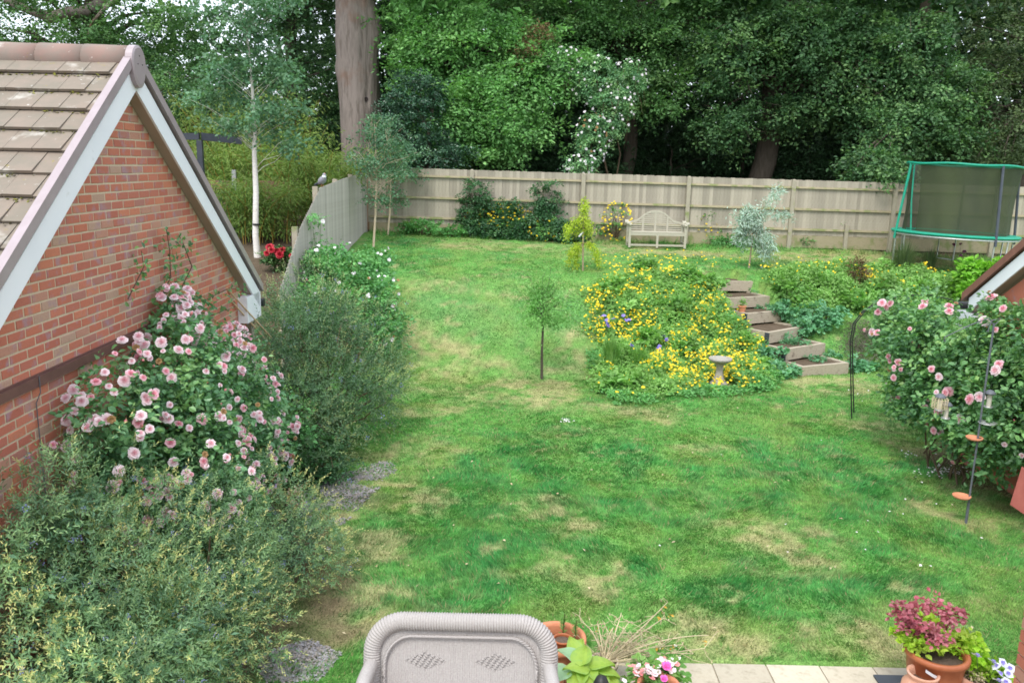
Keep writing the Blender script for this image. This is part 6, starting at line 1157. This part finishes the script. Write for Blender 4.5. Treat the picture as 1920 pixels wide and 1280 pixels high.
b.obj('stems', M['straw'], t2); mb.obj('leaves', M['silver'] if False else M['straw'], t2); P = np.array([PL(1247, 1141, .5), PL(1252, 1152, .45), PL(1240, 1160, .42), PL(1150, 1182, .38), PL(1236, 1218, .3), PL(1120, 1180, .4), PL(1325, 1205, .3), PL(1262, 1213, .25)])-gp; P = np.repeat(P, 3, 0)+R.normal(size=(24, 3))*.012; fl.leaves(P, rdir(24), rdir(24), .035, .022); fl.obj('orange_leaves', M['yellow'] if False else leafmat('orange_leaf', [(.6, .33, .05), (.75, .45, .08)], .2), t2)
# hosta
c = PL(1095, 1262, .3); hp = pot('plant_pot', 'terracotta pot under the broad hosta leaves', 'plant pot', (c[0], c[1], .012), .16, .26, 'terradark', .85); ho = thing('hosta', 'hosta with big yellow-green ribbed leaves beside the wicker sofa', 'hosta', loc=(c[0], c[1], .24)); hb0 = np.array([c[0], c[1], .24])
def bigleaf(mat, lw, ll, seed):
    r = np.random.default_rng(seed); nu, nv = 11, 9; V = []
    for i in range(nu):
        u = i/(nu-1); wv = lw*.5*max(.02, math.sin(min(1, u*1.02)**.62*np.pi)**.8)
        for j in range(nv):
            v = -1+2*j/(nv-1); V.append((v*wv, u*ll, .22*ll*math.sin(u*2.4)*.6-.55*ll*u*u*.5+abs(v)**1.5*lw*.16+.006*math.sin(j*np.pi)*0+.010*(j % 2)+r.uniform(-.003, .003)))
    b = MB(); b.add(V, [[i*nv+j, i*nv+j+1, (i+1)*nv+j+1, (i+1)*nv+j] for i in range(nu-1) for j in range(nv-1)], 0, [.3+.5*abs(j-3.5)/4+r.uniform(-.1, .1) for i in range(nu-1) for j in range(nv-1)], True); return b.mesh('leaf', M[mat])
HL = [bigleaf('hosta', .17, .23, 1), bigleaf('hosta', .145, .20, 2), bigleaf('hostablue', .16, .22, 3)]
for (px, py, z, rz_, tl_, mi) in ((1062, 1240, .36, 1.2, .5, 2), (1095, 1236, .40, -.3, .35, 0), (1075, 1258, .38, 1.5, .2, 1), (1128, 1250, .38, -1.3, .1, 0), (1146, 1258, .36, -1.5, -.2, 1), (1072, 1222, .36, .3, .7, 1), (1090, 1222, .36, -.5, .5, 1), (1045, 1265, .36, 2.2, -.2, 2), (1100, 1268, .38, 3.0, -.3, 0), (1128, 1272, .36, -2.4, -.3, 0), (1150, 1272, .32, -2.0, -.3, 1), (1080, 1275, .36, 2.7, -.3, 0)):
    e = PL(px, py, z)-hb0; d = np.array([-math.sin(rz_), math.cos(rz_), 0]); o = mk('leaf', HL[mi], ho); o.location = e-d*.12; o.rotation_euler = (tl_, random.uniform(-.25, .25), rz_); s = MB(); s.tube([(0, 0, 0), (e-d*.12)*.5+[0, 0, .06], e-d*.12], .006, 5); s.obj('leaf_stalk', M['hosta'], ho)
c = PL(1127, 1276, .52); b = MB(); b.lathe([(.001, .0), (.062, 0), (.065, .40), (.058, .50), (.037, .55), (.001, .565)], k=18); b.obj('garden_light', M['black'], label='dark round-topped bollard light among the hosta leaves', cat='garden light', loc=(c[0], c[1]-.02, .012))
# pink flowers pot
c = PL(1235, 1284, .30); t = pot('plant_pot', 'orange terracotta pot with small pink flowers at the bottom edge', 'plant pot', (c[0], c[1], .012), .16, .30, 'terra', .85, k=36); t3 = thing('pink_flowers', 'cluster of pale pink flowers with one magenta bloom behind the orange pot', 'flowering plant', loc=(c[0], c[1]+.22, .02)); q3 = np.array(t3.location)
b = MB(); sprays(b, [((0, 0, .2), (.22, .12, .14))], 36, .09, 18, .06, hexs=True, wr=.8); b.obj('foliage', M['bedleaf'], t3)
b = MB(); b.lathe([(.001, 0), (.12, 0), (.15, .2), (.13, .2), (.12, .14)], k=20); b.obj('pot', M['stonepot'], t3)
PF = bloom('pink', ((1, 5, .2),), 'petals', 60); DF = bloom('bud', ((1, 5, .2),), 'petals', 61)
for _ in range(110):
    px = R.choice([1195, 1215, 1228, 1240, 1252])+R.normal()*9; py = 1262+R.normal()*8-(18 if px > 1230 else 4); e = PL(px, py, .36+R.uniform(-.03, .03))-q3; o = mk('blossom', PF if R.random() < .7 else DF, t3, loc=e, rot=(R.uniform(.1, .9), R.uniform(-.4, .4), R.random()*6)); o.scale = (.018,)*3
MG = bloom('magenta', ((1, 8, .3), (.6, 6, .8)), 'petals', 62); o = mk('magenta_blossom', MG, t3, loc=PL(1250, 1249, .40)-q3, rot=(.5, 0, 0)); o.scale = (.038,)*3; o = mk('magenta_blossom', MG, t3, loc=PL(1245, 1272, .36)-q3, rot=(.5, 0, 0)); o.scale = (.03,)*3
# heuchera pot with label, urn, pansies
c = PL(1757, 1218, .46); t = pot('plant_pot', 'tall glazed terracotta pot with a white label on its side', 'plant pot', (c[0], c[1], .03), .225, .43, 'terradark', .9, prof=[(.001, 0), (.13, 0), (.155, .04), (.20, .25), (.215, .38), (.235, .385), (.24, .41), (.235, .43), (.205, .43), (.195, .40), (.19, .37)])
b = MB(); an = np.linspace(-2.35, -1.98, 8); V = []
for i, a in enumerate(an): V += [(.2165*math.cos(a), .2165*math.sin(a), .335-.004*i), (.2185*math.cos(a), .2185*math.sin(a), .362-.004*i)]
b.add(V, [[2*i, 2*i+2, 2*i+3, 2*i+1] for i in range(7)]); b.obj('label', M['white'], t)
hc = np.array([c[0], c[1], .45]); t = thing('red_leaved_plant', 'deep pink and lime foliage plant growing in the tall glazed pot', 'plant', loc=hc); b = MB()
LPz = lambda px, py, z: PL(px, py, z)-hc
sprays(b, [(LPz(1712, 1195, .52), (.10, .12, .08)), (LPz(1735, 1175, .55), (.12, .12, .08)), (LPz(1745, 1205, .5), (.14, .1, .06)), (LPz(1780, 1188, .55), (.08, .08, .07))], 46, .07, 16, .048, hexs=True, wr=.95, tilt=.1); b.obj('lime_leaves', M['heuch'], t); b = MB()
sprays(b, [(LPz(1695, 1145, .66), (.08, .1, .08)), (LPz(1700, 1170, .62), (.07, .1, .06)), (LPz(1760, 1140, .68), (.16, .12, .07)), (LPz(1785, 1150, .66), (.10, .1, .06)), (LPz(1735, 1185, .62), (.12, .09, .06)), (LPz(1765, 1195, .58), (.12, .08, .05)), (LPz(1720, 1150, .64), (.1, .1, .06))], 60, .07, 16, .036, hexs=True, wr=1., tilt=.1); b.obj('red_leaves', M['redleaf'], t)
s = MB(); [limb(s, (0, 0, -.03), LPz(px, py, .6), .006, .003, 4) for px, py in ((1695, 1150), (1760, 1145), (1785, 1155), (1735, 1185), (1765, 1195), (1720, 1160))]; s.obj('stems', M['stem'], t)
t = thing('lime_plant', 'bright lime-green leafy plant spilling over the right of the tall glazed pot', 'plant', loc=LPz(1812, 1212, .42)+hc); b = MB(); sprays(b, [((0, 0, .02), (.13, .12, .09)), ((-.03, -.08, -.05), (.1, .08, .06))], 44, .07, 18, .05, hexs=True, wr=.9, tilt=.2); b.obj('leaves', M['heuch'], t)
c = PL(1731, 1262, .36); t = thing('strawberry_pot', 'empty pale terracotta strawberry pot with a side pocket', 'plant pot', loc=(c[0], c[1], .03)); b = MB(); b.lathe([(.001, 0), (.10, 0), (.13, .06), (.15, .16), (.14, .24), (.10, .29), (.095, .30), (.115, .325), (.118, .34), (.10, .34), (.088, .31), (.085, .27)], k=32); b.obj('pot', M['terrapale'], t)
b = MB(); b.lathe([(.001, .265), (.09, .27)], k=20); b.obj('compost', M['soil'], t)
b = MB(); b.lathe([(.02, -.05), (.045, -.01), (.055, .03), (.045, .03), (.035, .0), (.001, -.01)], (-.155, -.03, .2), 18); b.obj('pocket', M['terrapale'], t)
c = PL(1842, 1262, .30); t = pot('plant_pot', 'terracotta pot of pansies and dry stems at the right edge', 'plant pot', (c[0], c[1], .03), .20, .27, 'terrapale', .85); pz = np.array([c[0], c[1], .27])
t = thing('pansy_plant', 'white and violet pansies in the rightmost terracotta pot', 'flowering plant', loc=pz); b = MB(); sprays(b, [((.06, .0, .04), (.13, .12, .05))], 30, .07, 18, .04, hexs=True, wr=.7, tilt=.1); b.obj('foliage', M['heuch'], t)
b = MB(); sprays(b, [((-.08, .02, .03), (.09, .12, .05))], 26, .07, 14, .035, wr=.3); b.obj('dry_stems', M['straw'], t, kind='stuff')
PZM = bloom('pansy', ((1, 5, .15),), 'petals', 70); PD = bloom('purple', ((.5, 5, .3),), 'petals', 71)
for px, py, z in ((1868, 1248, .42), (1880, 1242, .42), (1875, 1262, .40), (1890, 1262, .40), (1885, 1278, .36), (1862, 1240, .44), (1893, 1252, .4), (1832, 1228, .48), (1872, 1275, .36)):
    e = PL(px, py, z)-pz; o = mk('blossom', PZM, t, loc=e, rot=(.7, R.uniform(-.3, .3), R.random()*6)); o.scale = (.034,)*3; o = mk('blossom_eye', PD, t, loc=e+[0, -.005, .006], rot=(.7, 0, 0)); o.scale = (.03,)*3; s = MB(); s.tube([(e[0]*.5, e[1]*.5, 0), e], .003, 4); s.obj('stem', M['stemgreen'], t)
print('objects', len(bpy.data.objects), 'tris', sum(sum(len(p.vertices)-2 for p in []) or len(m_.polygons)*2 for m_ in bpy.data.meshes))
